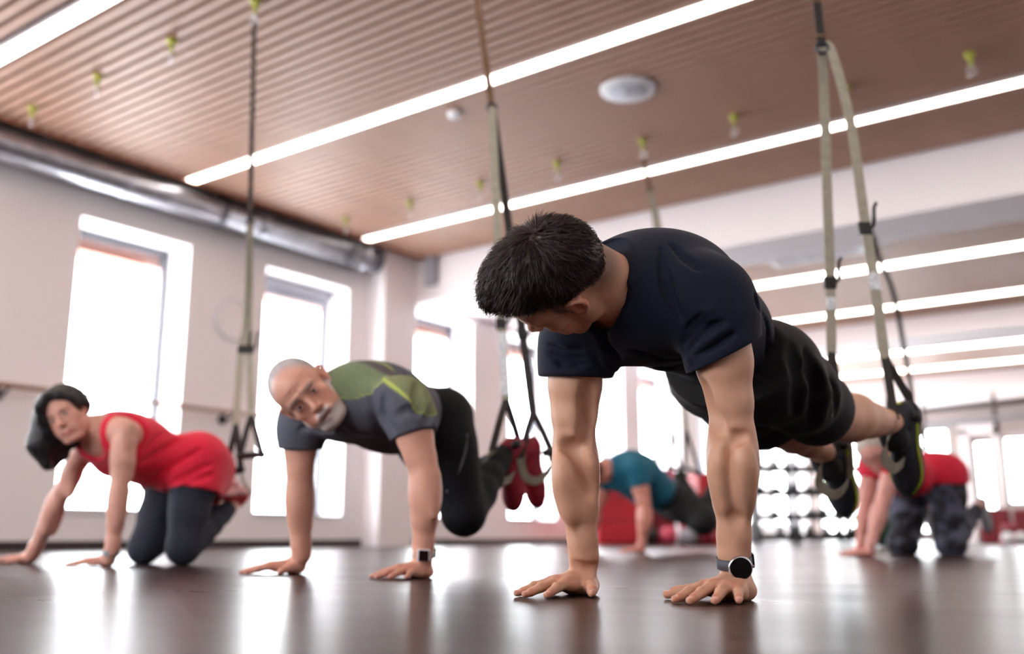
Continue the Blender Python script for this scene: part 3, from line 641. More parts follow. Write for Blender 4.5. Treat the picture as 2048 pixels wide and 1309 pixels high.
# ---- the young man in front
def young_man():
    root = empty('person', P(1320, 1190, 1.95)*A([1, 1, 0]), 'young man in navy t-shirt and black shorts holding a plank in front', 'person')
    shR, elR, wrR = P(1152, 660, 2.06), P(1147, 888, 2.04), P(1168, 1118, 2.035)
    shL, elL, wrL = P(1432, 590, 1.88), P(1466, 873, 1.86), P(1468, 1108, 1.87)
    hipL, hipR = P(1545, 745, 2.30), P(1420, 752, 2.46); knL, knR = P(1648, 832, 2.68), P(1545, 846, 2.82); anL, anR = P(1790, 846, 3.07), P(1655, 908, 3.2)
    H = Head(P(1116, 565, 1.86), V(-.72, .2, .66), V(-.55, -.72, -.42), 1.0)
    B = Shape(); cols = []
    Tf = add_torso(B, shL, shR, hipL, hipR, .88, .80, .03)
    nb = Tf['sm']+Tf['S']*.02+Tf['D1']*.02
    B.rc(nb, H.p(0, -.045, -.035), .066, .058, .03); B.rc(nb+Tf['S']*.01, H.p(0, -.01, -.055), .052, .050, .03)
    add_head(B, H, eyes_open=False)
    db = V(.5, .1, .7)
    add_arm(B, shL, elL, wrL, 1.0, 1.0, 1.0, back=V(.75, 0, -.5)); add_arm(B, shR, elR, wrR, 1.0, 1.02, 1.0, back=V(-.8, 0, -.4))
    S_ = nrm
    hL = onpl(1482, 1188, 2, 0.0); hR = onpl(1172, 1181, 2, 0.0)
    hL = P(1478, 1150, 1.885)*A([1, 1, 0]); hR = P(1172, 1150, 2.06)*A([1, 1, 0])
    def gd(x, d): return nrm(r_*x+fh_*d)
    # arm skins end at the wrist; hands grow out of them
    add_hand(B, hL, gd(-.60, -.80), True, wrL, 1.02, fan=(13, 2, -11, -24), thumb=(60, 1.05), cols=cols)
    add_hand(B, hR, gd(-.72, -.66), False, wrR, 1.02, fan=(17, 1, -11, -20), thumb=(50, 1.0), cols=cols)
    add_leg(B, hipL, knL, anL, .98, th=.82, calfdir=V(.1, 1, .3)); B.chain([knL, knL+(anL-knL)*.35, knL+(anL-knL)*.7], [.056, .058, .042], .03); add_leg(B, hipR, knR, anR, .98, th=.82, calfdir=V(.1, 1, .3))
    # veins and elbow creases
    for pts in ([(1150, 960), (1160, 1010), (1150, 1060), (1165, 1100)], [(1135, 985), (1142, 1040), (1158, 1085)]):
        w = [B.hit(x, y, 1.85) for x, y in pts]; w = [q for q in w if q is not None]
        if len(w) > 2: B.chain(L(*w, n=3), [.0022]*((len(w)-1)*3+1), .005)
    for pts, op, rr in (([(1128, 886), (1150, 893), (1176, 888)], -1, .003), ([(1150, 1133), (1168, 1140), (1190, 1136)], -1, .0022)):
        w = [B.hit(x, y, 1.7) for x, y in pts]
        if all(q is not None for q in w): B.chain(L(*w, n=3), [rr]*7, .022, op)
    for pts, r, k, op in (([(1456, 905), (1462, 960), (1474, 1040)], .005, .030, -1), ([(1404, 770), (1412, 820), (1436, 862)], .005, .03, -1), ([(1436, 905), (1440, 960), (1450, 1010)], .004, .03, 1), ([(1488, 900), (1490, 950), (1486, 1010)], .004, .03, 1),
                          ([(1130, 905), (1150, 900), (1168, 925), (1180, 985)], .0035, .03, -1), ([(1176, 896), (1184, 920), (1188, 950)], .003, .02, 1), ([(1120, 920), (1126, 980), (1142, 1040)], .004, .03, 1), ([(1176, 770), (1178, 830), (1172, 880)], .004, .03, -1),
                          ([(1455, 872), (1470, 880), (1490, 872)], .003, .02, -1)): crease(B, pts, r, k, op, 1.5, 1.2)
    hairc = (52, 40, 38)
    st = [(H.p(0, -.075, .0), H.r(.085, .058, .075), H.R, (88, 66, 58, .75), .30), (H.p(0, -.03, .055), H.r(.086, .10, .075), H.R, (*hairc, .95), .12),
          (H.p(.072, .012, .018), H.r(.02, .014, .03), H.R, (*hairc, .8), .35), (H.p(-.072, .012, .018), H.r(.02, .014, .03), H.R, (*hairc, .8), .35)]
    DBG['B'] = B
    body = sdf_obj('body', B, .0032, M_skin1, root, ((212, 162, 134), head_cols(H, extra=st)+cols))
    # shirt
    T = Shape(); add_torso(T, shL, shR, hipL, hipR, 1.05, .93, .055)
    T.el(Tf['hm']+(Tf['sm']-Tf['hm'])*.88+Tf['D1']*.084, (.150, .150, .095), [Tf['L1'], Tf['S'], Tf['D1']], .04)
    T.el(Tf['hm']+(Tf['sm']-Tf['hm'])*.40+Tf['D1']*.072, (.120, .21, .095), [Tf['L1'], Tf['S'], Tf['D1']], .05)
    uL = elL-shL; uR = elR-shR
    T.chain([shL, shL+uL*.15, shL+uL*.45, shL+uL*.50], [.060, .062, .058, .057], .035); T.chain([shR, shR+uR*.15, shR+uR*.40, shR+uR*.58], [.060, .062, .058, .056], .035)
    T.rc(nb-Tf['S']*.02+Tf['D1']*.02, nb+(H.p(0, -.045, -.035)-nb)*.72+Tf['D1']*.005, .085, .066, .05); T.rc(shL+(nb-shL)*.3, nb, .062, .07, .05); T.rc(shR+(nb-shR)*.3, nb, .06, .07, .05)
    T.grow(.009)
    for x, y in ((1206, 624), (1196, 640), (1216, 612)):
        q = T.hit(x, y, 1.5)
        if q is not None: T.el(q, (.026, .026, .026), None, .015, -1)
    q = T.hit(1234, 603, 1.5)
    if q is not None: T.el(q, (.014, .014, .014), None, .008, -1)
    T.el(nb*.45+H.p(0, .015, -.085)*.55, (.058, .058, .058), None, .02, -1)
    eL = shL+uL*.44; eR = shR+uR*.42
    ec = eL-r_*.004; T.cyl(ec, ec+nrm(uL+V(.11, 0, 0))*.13, .086); T.cyl(eR, eR+uR*.8, .085)
    nd = nrm(H.p(0, -.03, -.05)-nb); nk = nb+(H.p(0, -.03, -.05)-nb)*.72; nk = nk-Tf['D1']*.03; T.cyl(nk, nk+nrm(nd+Tf['D1']*.1)*.2, .125, .006)
    hem = Tf['hm']+Tf['S']*.10; T.clip(hem, -Tf['S']+Tf['D1']*.25, .004)
    for pts, r, op in (([(1366, 690), (1382, 660), (1412, 630)], .004, -1), ([(1378, 700), (1400, 672), (1440, 645)], .004, -1), ([(1392, 712), (1425, 690), (1465, 668)], .0035, -1),
                       ([(1372, 676), (1392, 646), (1430, 612)], .003, 1), ([(1385, 708), (1412, 684), (1455, 655)], .003, 1),
                       ([(1322, 500), (1325, 540), (1340, 590), (1362, 640)], .005, -1), ([(1340, 490), (1372, 520), (1400, 540)], .003, -1),
                       ([(1200, 700), (1215, 730), (1240, 742)], .004, 1), ([(1100, 690), (1130, 705), (1165, 700)], .003, -1), ([(1095, 705), (1125, 722), (1170, 716)], .003, -1), ([(1110, 728), (1140, 735), (1175, 728)], .0025, -1),
                       ([(1195, 640), (1210, 690), (1240, 720)], .004, -1), ([(1260, 700), (1320, 722), (1380, 720)], .004, -1), ([(1300, 735), (1350, 735), (1390, 715)], .003, 1),
                       ([(1510, 590), (1535, 650), (1540, 720), (1520, 790)], .0055, -1), ([(1532, 600), (1562, 655), (1568, 720), (1545, 790)], .005, 1),
                       ([(1552, 605), (1585, 660), (1592, 715), (1570, 780)], .005, -1),
                       ([(1320, 760), (1360, 780), (1400, 800)], .004, -1), ([(1335, 775), (1375, 800), (1410, 830)], .004, 1), ([(1350, 800), (1390, 835), (1420, 860)], .004, -1),
                       ([(1240, 545), (1250, 590), (1235, 640)], .003, -1)):
        crease(T, pts, r, .010, op)
    DBG['T'] = T
    sdf_obj('shirt', T, .0032, M_navy, root)
    # collar band
    c0 = nb+nd*.046; ax = nd; s = MB()
    # shorts
    G = Shape(); add_torso(G, hipL+(shL-hipL)*.1, hipR+(shR-hipR)*.1, hipL, hipR, .98, 1.0, 0)
    G.p = []; G.el(Tf['hm'], (.165, .14, .120), [Tf['L2'], Tf['S'], Tf['D2']], .05); G.el(Tf['hm']+Tf['S']*.13, (.140, .15, .105), [Tf['L2'], Tf['S'], Tf['D2']], .05)
    for sg, hp, kn in ((1, hipL, knL), (-1, hipR, knR)):
        u = kn-hp; G.chain([hp, hp+u*.4, hp+u*.8, hp+u*1.0], [.092, .092, .084, .080], .05); G.el(hp+Tf['D2']*.028-Tf['S']*.02, (.080, .11, .080), [Tf['L2'], Tf['S'], Tf['D2']], .05)
        G.cyl(hp+u*.86, hp+u*1.8, .125, .006)
    G.grow(.004); G.clip(Tf['hm']+Tf['S']*.12, Tf['S'], .004)
    for pts, r, op in (([(1580, 690), (1600, 760), (1590, 830)], .005, -1), ([(1630, 720), (1650, 780), (1640, 850)], .005, 1), ([(1610, 700), (1632, 770), (1622, 850)], .005, -1), ([(1660, 760), (1676, 800), (1670, 850)], .004, -1)): crease(G, pts, r, .02, op, 1.9)
    DBG['G'] = G
    sdf_obj('shorts', G, .005, M_black, root)
    # hair
    C = Shape(); C.el(H.p(0, -.021, .046), H.r(.0785, .1005, .0855), H.R, .02); C.el(H.p(0, .036, .084), H.r(.052, .042, .037), H.R, .03); C.el(H.p(.0, .02, .112), H.r(.052, .07, .028), H.R, .03)
    C.clip(H.p(0, .040, .080), H.M@A([0, .70, -.71]), .01)
    C.el(H.p(0, -.075, .005), H.r(.058, .040, .055), H.R, .03); C.clip(H.p(0, -.07, -.028), H.M@A([0, -.45, -.89]), .01)
    for sg in (-1, 1): C.el(H.p(sg*.083, .0, -.005), H.r(.026, .034, .040), H.R, .008, -1); C.el(H.p(sg*.078, .065, .02), H.r(.02, .036, .045), H.R, .02, -1)
    hair = sdf_obj('hair', C, .0028, M_hair, root)
    comb(hair, H); strands(hair, H, C, root)
    add_eyes(H, root)
    # shoes
    back = nrm(Tf['S'])
    for an, lab in ((anL, 1), (anR, 2)):
        toe = V(.02, -1, -.05) if lab == 1 else V(.16, -1, -.15); sole_d = V(.72, .12, -.62) if lab == 1 else V(.66, .0, -.72)
        shoe(root, an, toe, sole_d, .30, M_shoeb, M_sole, M_lime, .004, M_black)
        S = Shape(); S.rc(an+V(-.02, .0, 0), an+nrm(toe)*.05, .043, .045, .02); sdf_obj('sock', S, .006, M_black, root)
    return dict(root=root, wrL=wrL, elL=elL, anL=anL, anR=anR, H=H)
def comb(hair, H, amp=.0042):
    """locks: waves that run outward from the whorl"""
    from mathutils import noise
    wh = A([.012, -.068, .112]); me = hair.data; n = len(me.vertices); co = np.empty(n*3, np.float32); no = np.empty(n*3, np.float32)
    me.vertices.foreach_get('co', co); me.vertices.foreach_get('normal', no); co = co.reshape(-1, 3); no = no.reshape(-1, 3); loc = (co.astype(float)-H.o)@H.M; q = loc-wh
    for i in range(n):
        x, y, z = q[i]; rr = math.sqrt(x*x+y*y+z*z); a = math.atan2(x, y)+rr*2.5; top = min(1, max(0, (loc[i][2]+.0)/.09))
        s_ = noise.noise(Vector((a*5.5, rr*16, z*4)))+.5*noise.noise(Vector((a*14, rr*26, z*9+3)))
        co[i] += no[i]*(amp*s_*(.25+.75*top))
    me.vertices.foreach_set('co', co.ravel()); me.update()
def strands(hair, H, C, root):
    """short combed strands growing from a whorl at the back of the crown, joined in one mesh"""
    me = hair.data; co = np.empty(len(me.vertices)*3, np.float32); me.vertices.foreach_get('co', co); co = co.reshape(-1, 3).astype(float)
    no = np.empty(len(me.vertices)*3, np.float32); me.vertices.foreach_get('normal', no); no = no.reshape(-1, 3).astype(float)
    loc = (co-H.o)@H.M
    inside = (loc[:, 2] > -.03)
    idx = np.nonzero(inside)[0]; N = 9000; pick = rng.choice(idx, N); q = co[pick]+rng.normal(0, .0018, (N, 3)); n = no[pick]; lq = loc[pick]
    wh = A([.012, -.068, .112]); fl_ = lq-wh; fl_ /= np.linalg.norm(fl_, axis=1)[:, None]
    cell = np.floor(lq/.017); hsh = np.sin(cell@A([12.9, 78.2, 37.7]))*43758.5; hsh -= np.floor(hsh)
    fl_ = fl_+A([0, .30, .12])*np.clip((lq[:, 1:2]+.03)*8, 0, 1)
    sw = np.stack([-fl_[:, 1], fl_[:, 0], 0*fl_[:, 0]], 1)*((hsh-.5)[:, None])*.9
    dirw = (fl_+sw)@H.M.T; dirw -= n*np.einsum('ij,ij->i', dirw, n)[:, None]; dirw /= np.maximum(1e-6, np.linalg.norm(dirw, axis=1))[:, None]
    topness = np.clip((lq[:, 2]-.0)/.11, 0, 1); ln = (.005+.028*topness**1.2)*(.75+.5*hsh); lift = .36+.45*hsh*topness+.25*topness*np.clip((lq[:, 1]+.02)*9, 0, 1)
    d = dirw+n*lift[:, None]+rng.normal(0, .12, (N, 3)); d /= np.linalg.norm(d, axis=1)[:, None]
    sd = np.cross(d, n); sd /= np.maximum(1e-6, np.linalg.norm(sd, axis=1))[:, None]
    V_ = []; m = 4
    for j in range(m):
        t = j/(m-1); cpos = q-n*.001+d*(ln*t)[:, None]-n*(ln*t*t*lift*.55)[:, None]; wd = (.0012*(1-t*.85))
        V_.append(cpos-sd*wd); V_.append(cpos+n*wd*1.2); V_.append(cpos+sd*wd)
    Vt = np.stack(V_, 1).reshape(-1, 3); F = []
    base = np.arange(N)[:, None]*(3*m)
    for j in range(m-1):
        for a, b in ((0, 1), (1, 2), (2, 0)): F.append(base+A([[3*j+a, 3*j+b, 3*j+3+b, 3*j+3+a]]))
    Q = np.concatenate(F); mesh = bpy.data.meshes.new('hair_strands'); mesh.vertices.add(len(Vt)); mesh.vertices.foreach_set('co', Vt.astype(np.float32).ravel())
    mesh.loops.add(len(Q)*4); mesh.loops.foreach_set('vertex_index', Q.astype(np.int32).ravel()); mesh.polygons.add(len(Q))
    mesh.polygons.foreach_set('loop_start', np.arange(len(Q), dtype=np.int32)*4); mesh.polygons.foreach_set('loop_total', np.full(len(Q), 4, np.int32)); mesh.update(calc_edges=True)
    mesh.polygons.foreach_set('use_smooth', np.ones(len(Q), bool)); mesh.materials.append(M_hair)
    tag(link(bpy.data.objects.new('hair_strands', mesh), hair), kind='stuff')
YM = young_man()
# ---- the other four
M_skin3 = mat('skin_pinkish', (214, 150, 130), .5, vcol=True, sss=.1, noise=(30, .08))
M_grey_shirt = mat('grey_melange_jersey', (96, 98, 108), .85, vcol=True, noise=(160, .14), bump=(300, .3, .001))
M_tights = mat('black_tights', (11, 11, 15), .75, spec=.25, bump=(300, .2, .001))
M_pipe = mat('grey_piping', (96, 96, 104), .6)
M_redshoe = mat('crimson_shoe_mesh', (150, 24, 50), .7, noise=(60, .2), bump=(200, .4, .001))
M_redsole = mat('crimson_sole', (168, 30, 58), .6, noise=(30, .15))
M_coral = mat('coral_tank_top', (236, 22, 62), .75, sheen=.2, noise=(4, .06), bump=(300, .15, .001))
M_heather = mat('dark_heather_leggings', (40, 44, 58), .85, noise=(420, .45), bump=(300, .2, .001))
M_pinkshoe = mat('coral_shoe_mesh', (224, 84, 92), .7, noise=(50, .25))
M_palepink = mat('pale_pink_sole', (232, 176, 178), .6)
M_blackhair = mat('black_hair', (20, 16, 20), .5, noise=(40, .4, (1, 1, .2)), bump=(90, .6, .004, (1, 1, .12)))
M_teal = mat('teal_shirt', (16, 98, 124), .8, noise=(5, .08))
M_redtop = mat('crimson_sport_top', (206, 18, 52), .75, noise=(5, .08))
M_camo = mat('patterned_leggings', (54, 56, 70), .8, noise=(13, .99))
_n = [q for q in M_camo.node_tree.nodes if q.type == 'MAP_RANGE'][0]; _n.inputs[1].default_value = .44; _n.inputs[2].default_value = .60; _n.inputs[3].default_value = .22; _n.inputs[4].default_value = 2.6
def gd(x, d): return nrm(r_*x+fh_*d)
def ground(x, y, d): return P(x, y, d)*A([1, 1, 0])

def old_man():
    root = empty('person', ground(720, 1150, 3.0), 'grey-bearded man in grey and green shirt, black tights and crimson shoes', 'person')
    shR, elR, wrR = P(603, 830, 3.14), P(598, 975, 3.12), P(603, 1108, 3.12)
    shL, elL, wrL = P(810, 800, 2.90), P(852, 955, 2.84), P(846, 1108, 2.83)
    hipL, hipR = P(882, 838, 3.33), P(828, 848, 3.55); knL, knR = P(928, 1030, 3.28), P(905, 985, 3.5); anL, anR = P(1010, 905, 3.62), P(1040, 905, 3.72)
    H = Head(P(614, 790, 2.93), V(-.72, .60, .30), V(.22, -.12, .97), 1.0)
    B = Shape(); cols = []; Tf = add_torso(B, shL, shR, hipL, hipR, .88, .82, .02)
    nb = Tf['sm']+Tf['S']*.02+Tf['D1']*.03
    B.rc(nb, H.p(0, -.03, -.05), .066, .060, .03); add_head(B, H, smile=2.4, jaw=1.1, slit=.0034)
    B.el(H.p(0, .064, -.088), H.r(.036, .026, .024), H.R, .02)
    B.chain([H.p(-.030, .088, -.062), H.p(-.014, .101, -.049), H.p(.014, .101, -.049), H.p(.030, .088, -.062)], [.004, .006, .006, .004], .006)
    for sg in (-1, 1): B.chain([H.p(sg*.010, .094, .040), H.p(sg*.048, .078, .030)], [.005, .004], .006)
    for zz in (.045, .056): B.chain(L(H.p(-.03, .078, zz), H.p(0, .089, zz+.003), H.p(.03, .078, zz), n=4), [.0018]*9, .004, -1)
    add_arm(B, shL, elL, wrL, 1, 1.0, back=V(.7, 0, -.6)); add_arm(B, shR, elR, wrR, 1, .95, back=V(-.8, 0, -.5))
    add_hand(B, ground(850, 1120, 2.86), gd(-.62, -.78), True, wrL, 1.0, fan=(12, 2, -9, -22), thumb=(62, 1), cols=cols)
    add_hand(B, ground(600, 1120, 3.14), gd(-.93, -.30), False, wrR, 1.0, thumb=(60, .95), cols=cols)
    add_leg(B, hipL, knL, anL, .85); add_leg(B, hipR, knR, anR, .85)
    wh = (214, 208, 206)
    ex = [(H.p(0, -.03, .07), H.r(.088, .095, .062), H.R, (176, 166, 168, .75), .12), (H.p(0, -.07, .0), H.r(.09, .05, .07), H.R, (176, 166, 168, .9), .2),
          (H.p(0, .066, -.088), H.r(.062, .050, .036), H.R, (*wh, .85), .2), (H.p(0, .100, -.048), H.r(.034, .018, .0085), H.R, (*wh, .8), .3),
          (H.p(0, .09, -.0645), H.r(.020, .02, .005), H.R, (110, 46, 48, .9), .4)]
    for sg in (-1, 1): ex += [(H.p(sg*.066, .01, -.05), H.r(.018, .03, .045), H.R, (*wh, .7), .3), (H.p(sg*.031, .088, .031), H.r(.026, .016, .008), H.R, (176, 146, 134, 1), .4), (H.p(sg*.031, .085, .004), H.r(.022, .016, .018), H.R, (150, 84, 78, .5), .5)]
    sdf_obj('body', B, .0045, M_skin2, root, ((222, 164, 142), head_cols(H, (178, 96, 92))+ex+cols))
    C = Shape(); C.el(H.p(0, -.024, .042), H.r(.0790, .1000, .0860), H.R, .02); C.clip(H.p(0, .040, .062), H.M@A([0, .80, -.60]), .012); C.clip(H.p(0, -.05, -.015), H.M@A([0, -.2, -.98]), .01)
    for sg in (-1, 1): C.el(H.p(sg*.084, .002, -.004), H.r(.024, .030, .036), H.R, .008, -1)
    sdf_obj('hair', C, .0045, mat('cropped_grey_hair', (182, 174, 176), .7, noise=(50, .22), bump=(260, .8, .003)), root)
    add_eyes(H, root, (60, 74, 90), look=(-.1, 1, .05))
    T = Shape(); add_torso(T, shL, shR, hipL, hipR, 1.03, 1.05, .02, belly=1)
    T.el(Tf['hm']+(Tf['sm']-Tf['hm'])*.78+Tf['D1']*.05, (.150, .15, .090), [Tf['L1'], Tf['S'], Tf['D1']], .04)
    uL = elL-shL; uR = elR-shR
    T.chain([shL, shL+uL*.2, shL+uL*.7], [.062, .064, .060], .035); T.chain([shR, shR+uR*.2, shR+uR*.7], [.062, .062, .058], .035)
    T.rc(nb-Tf['S']*.02, nb+(H.p(0, -.03, -.05)-nb)*.4, .078, .068, .05); T.grow(.009)
    T.cyl(shL+uL*.46, shL+uL*1.3, .088); T.cyl(shR+uR*.48, shR+uR*1.3, .085)
    nd = nrm(H.p(0, -.03, -.05)-nb); T.cyl(nb+nd*.062, nb+nd*.2, .10, .006); T.clip(Tf['hm']+Tf['S']*.01, -Tf['S']-Tf['D1']*.1, .004)
    for pts, r in (([(770, 790), (765, 830), (785, 870)], .006), ([(740, 780), (745, 830), (760, 860)], .005), ([(880, 760), (870, 810), (850, 850)], .006), ([(840, 745), (832, 790), (842, 830)], .006), ([(680, 850), (720, 870), (770, 872)], .005), ([(600, 860), (620, 850), (640, 862)], .004), ([(795, 830), (815, 820), (835, 826)], .004)):
        crease(T, pts, r, .02, -1, 2.5, 1.1)
    hp = lambda x, y: (lambda q: q if q is not None else P(x, y, 3))(T.hit(x, y, 2.4, 4.2))
    gr = (118, 132, 100); lm = (188, 200, 96); R_ = [nrm(Tf['S']), nrm(Tf['L1']), nrm(Tf['D1'])]
    c1, c2 = hp(705, 742), hp(842, 768); c3 = hp(892, 790)
    tc_ = [(c1, (.112, .150, .10), R_, lm, .03), (c1, (.104, .142, .10), R_, gr, .03), (c2, (.078, .125, .10), R_, lm, .04), (c2, (.071, .118, .10), R_, (128, 134, 96), .04),
           (hp(858, 770), (.012, .12, .1), R_, (62, 66, 64), .5), (hp(770, 740), (.022, .14, .1), R_, (92, 84, 88), .3)]
    sdf_obj('shirt', T, .005, M_grey_shirt, root, ((86, 88, 100), tc_))
    G = Shape(); G.el(Tf['hm'], (.145, .12, .100), [Tf['L2'], Tf['S'], Tf['D2']], .05)
    for hp_, kn, an in ((hipL, knL, anL), (hipR, knR, anR)):
        G.el(hp_+Tf['D2']*.015-Tf['S']*.04, (.080, .09, .085), [Tf['L2'], Tf['S'], Tf['D2']], .05); add_leg(G, hp_, kn, an-(an-kn)*.06, 1.06, .05, knee=.060); 
    G.grow(.003); lg = sdf_obj('tights', G, .006, M_tights, root)
    w = [G.hit(x, y, 2.9, 4.2) for x, y in ((934, 868), (930, 905), (915, 950), (893, 985))]; w = [q for q in w if q is not None]
    if len(w) > 1: m = MB(); m.tube(L(*w, n=5), .004, 6); m.build('piping', M_pipe, lg)
    for an, tw in ((anL, -.10), (anR, .12)): shoe(root, an, V(tw*.6, -.98, .1), V(.62+tw, .1, -.72), .27, M_redshoe, M_redsole, None, .006, M_blackp)
    return dict(root=root, wrL=wrL, elL=elL, anL=anL, anR=anR)
def woman_tank():
    root = empty('person', ground(230, 1130, 4.0), 'dark-haired woman in a coral red tank top kneeling on hands and knees at the left', 'person')
    shR, elR, wrR = P(172, 893, 4.12), P(112, 1010, 4.13), P(66, 1108, 4.16)
    shL, elL, wrL = P(252, 862, 3.92), P(238, 985, 3.86), P(224, 1103, 3.84)
    hipL, hipR = P(394, 930, 4.20), P(352, 936, 4.42); knL, knR = P(366, 1098, 4.06), P(288, 1098, 4.22); anL, anR = P(472, 1005, 4.42), P(448, 985, 4.5)
    H = Head(P(133, 832, 3.93), V(-.48, .85, .12), V(.10, -.06, .99), .93)
    B = Shape(); cols = []; Tf = add_torso(B, shL, shR, hipL, hipR, .86, .84, .0)
    nb = Tf['sm']+Tf['S']*.02+Tf['D1']*.03
    B.rc(nb, H.p(0, -.02, -.05), .052, .050, .04); B.rc(nb, (shL+nb)/2, .05, .045, .04); add_head(B, H, smile=1.1, jaw=.8)
    add_arm(B, shL, elL, wrL, .90, .90, back=V(.7, 0, -.6)); add_arm(B, shR, elR, wrR, .88, .9, back=V(-.8, 0, -.5))
    add_hand(B, ground(222, 1112, 3.86), gd(-.95, -.28), True, wrL, .92, fan=(10, 2, -6, -14), thumb=(40, 1), cols=cols)
    add_hand(B, ground(62, 1112, 4.18), gd(-.97, -.2), False, wrR, .92, fan=(10, 2, -6, -14), thumb=(50, .9), cols=cols)
    add_leg(B, hipL, knL, anL, .84, th=.85); add_leg(B, hipR, knR, anR, .84, th=.85)
    sdf_obj('body', B, .0052, M_skin3, root, ((220, 164, 146), head_cols(H, (186, 82, 92))+cols))
    add_eyes(H, root, (60, 40, 30), look=(-.15, 1, 0))
    T = Shape(); add_torso(T, shL, shR, hipL, hipR, .93, .93, .0); T.el(Tf['hm']-Tf['S']*.05, (.190, .145, .142), [Tf['L2'], Tf['S'], Tf['D2']], .05)
    T.el(Tf['hm']-Tf['D2']*.07-Tf['S']*.03, (.175, .14, .10), [Tf['L2'], Tf['S'], Tf['D2']], .05)
    for sg in (-1, 1): T.el(Tf['che']-Tf['D1']*.065+Tf['L1']*.065*sg+Tf['S']*.01, (.062, .062, .062), None, .03)
    T.el(Tf['mid']-Tf['D1']*.055, (.11, .15, .07), [Tf['L1'], Tf['S'], Tf['D1']], .05); T.el(Tf['che']+Tf['D1']*.03-Tf['S']*.02, (.125, .15, .085), [Tf['L1'], Tf['S'], Tf['D1']], .04)
    T.grow(.009)
    for sh, s_ in ((shL, 1), (shR, -1)): T.el(sh+Tf['S']*.005+Tf['L1']*.02*s_, (.080, .105, .17), [Tf['L1'], Tf['S'], Tf['D1']], .012, -1)
    T.el(nb+Tf['S']*.075-Tf['D1']*.05, (.085, .10, .17), [Tf['L1'], Tf['S'], Tf['D1']], .01, -1)
    for hp_, kn in ((hipL, knL), (hipR, knR)): T.rc(hp_+Tf['D2']*.02, hp_+(kn-hp_)*.5, .125, .112, .06)
    for hp_, kn in ((hipL, knL), (hipR, knR)): T.cyl(hp_+(kn-hp_)*.34, hp_+(kn-hp_)*.95, .19)
    for pts, r in (([(300, 960), (350, 930), (400, 900)], .007), ([(310, 985), (360, 960), (420, 930)], .006), ([(280, 930), (320, 905), (360, 880)], .006), ([(290, 900), (310, 880), (330, 868)], .004), ([(340, 990), (380, 965), (425, 950)], .005)): crease(T, pts, r, .02, -1, 3.4, 1.1)
    sdf_obj('tank_top', T, .0055, M_coral, root)
    # leggings
    G = Shape(); G.el(Tf['hm'], (.155, .13, .115), [Tf['L2'], Tf['S'], Tf['D2']], .05)
    for hp_, kn, an in ((hipL, knL, anL), (hipR, knR, anR)):
        G.el(hp_+Tf['D2']*.015-Tf['S']*.06, (.080, .09, .085), [Tf['L2'], Tf['S'], Tf['D2']], .05); add_leg(G, hp_, kn, kn+(an-kn)*.82, 1.0, .04, knee=.058)
    G.grow(.005); sdf_obj('leggings', G, .006, M_heather, root)
    # bob
    C = Shape(); p = lambda x, y, z: H.p(-x, y, z); r, R = H.r, H.R
    C.el(p(.004, -.030, .045), r(.092, .106, .095), R, .02); C.chain([p(.075, -.02, .05), p(.084, -.012, .0), p(.080, -.02, -.03)], [.028, .022, .012], .02); C.el(p(-.01, .040, .090), r(.066, .050, .040), R, .03)
    g = A([0, 0, -1.])
    for x, y, ln in ((-.082, .02, .185), (-.088, -.02, .20), (-.070, -.06, .21), (-.03, -.085, .20), (.02, -.09, .17)):
        a = p(x, y, .03); C.chain([a, a+g*ln*.5+V(-.006, 0, 0), a+g*ln*.92+V(.022, 0, 0)], [.042, .040, .018], .04)
    C.el(p(.030, .115, -.020), r(.066, .085, .088), R, .012, -1); C.el(p(.03, .10, .045), r(.048, .055, .052), R, .015, -1); C.el(p(.10, .03, -.06), r(.05, .06, .07), R, .015, -1)
    C.chain([p(-.005, .086, .108), p(-.040, .092, .085), p(-.062, .080, .04), p(-.074, .062, -.02), p(-.080, .045, -.08)], [.012, .016, .018, .020, .018], .02)
    C.chain([p(.0, .082, .110), p(.042, .066, .088), p(.072, .030, .045)], [.010, .014, .014], .02)
    C.grow(.001); sdf_obj('hair', C, .005, M_blackhair, root)
    for an, tw in ((anL, -.1), (anR, .15)): shoe(root, an, V(-.35+tw, .15, .9), V(.5, .75, .1), .235, M_pinkshoe, M_palepink, None, .006, M_white, w=.85)
    return dict(root=root, wrL=wrL, elL=elL, anL=anL, anR=anR)
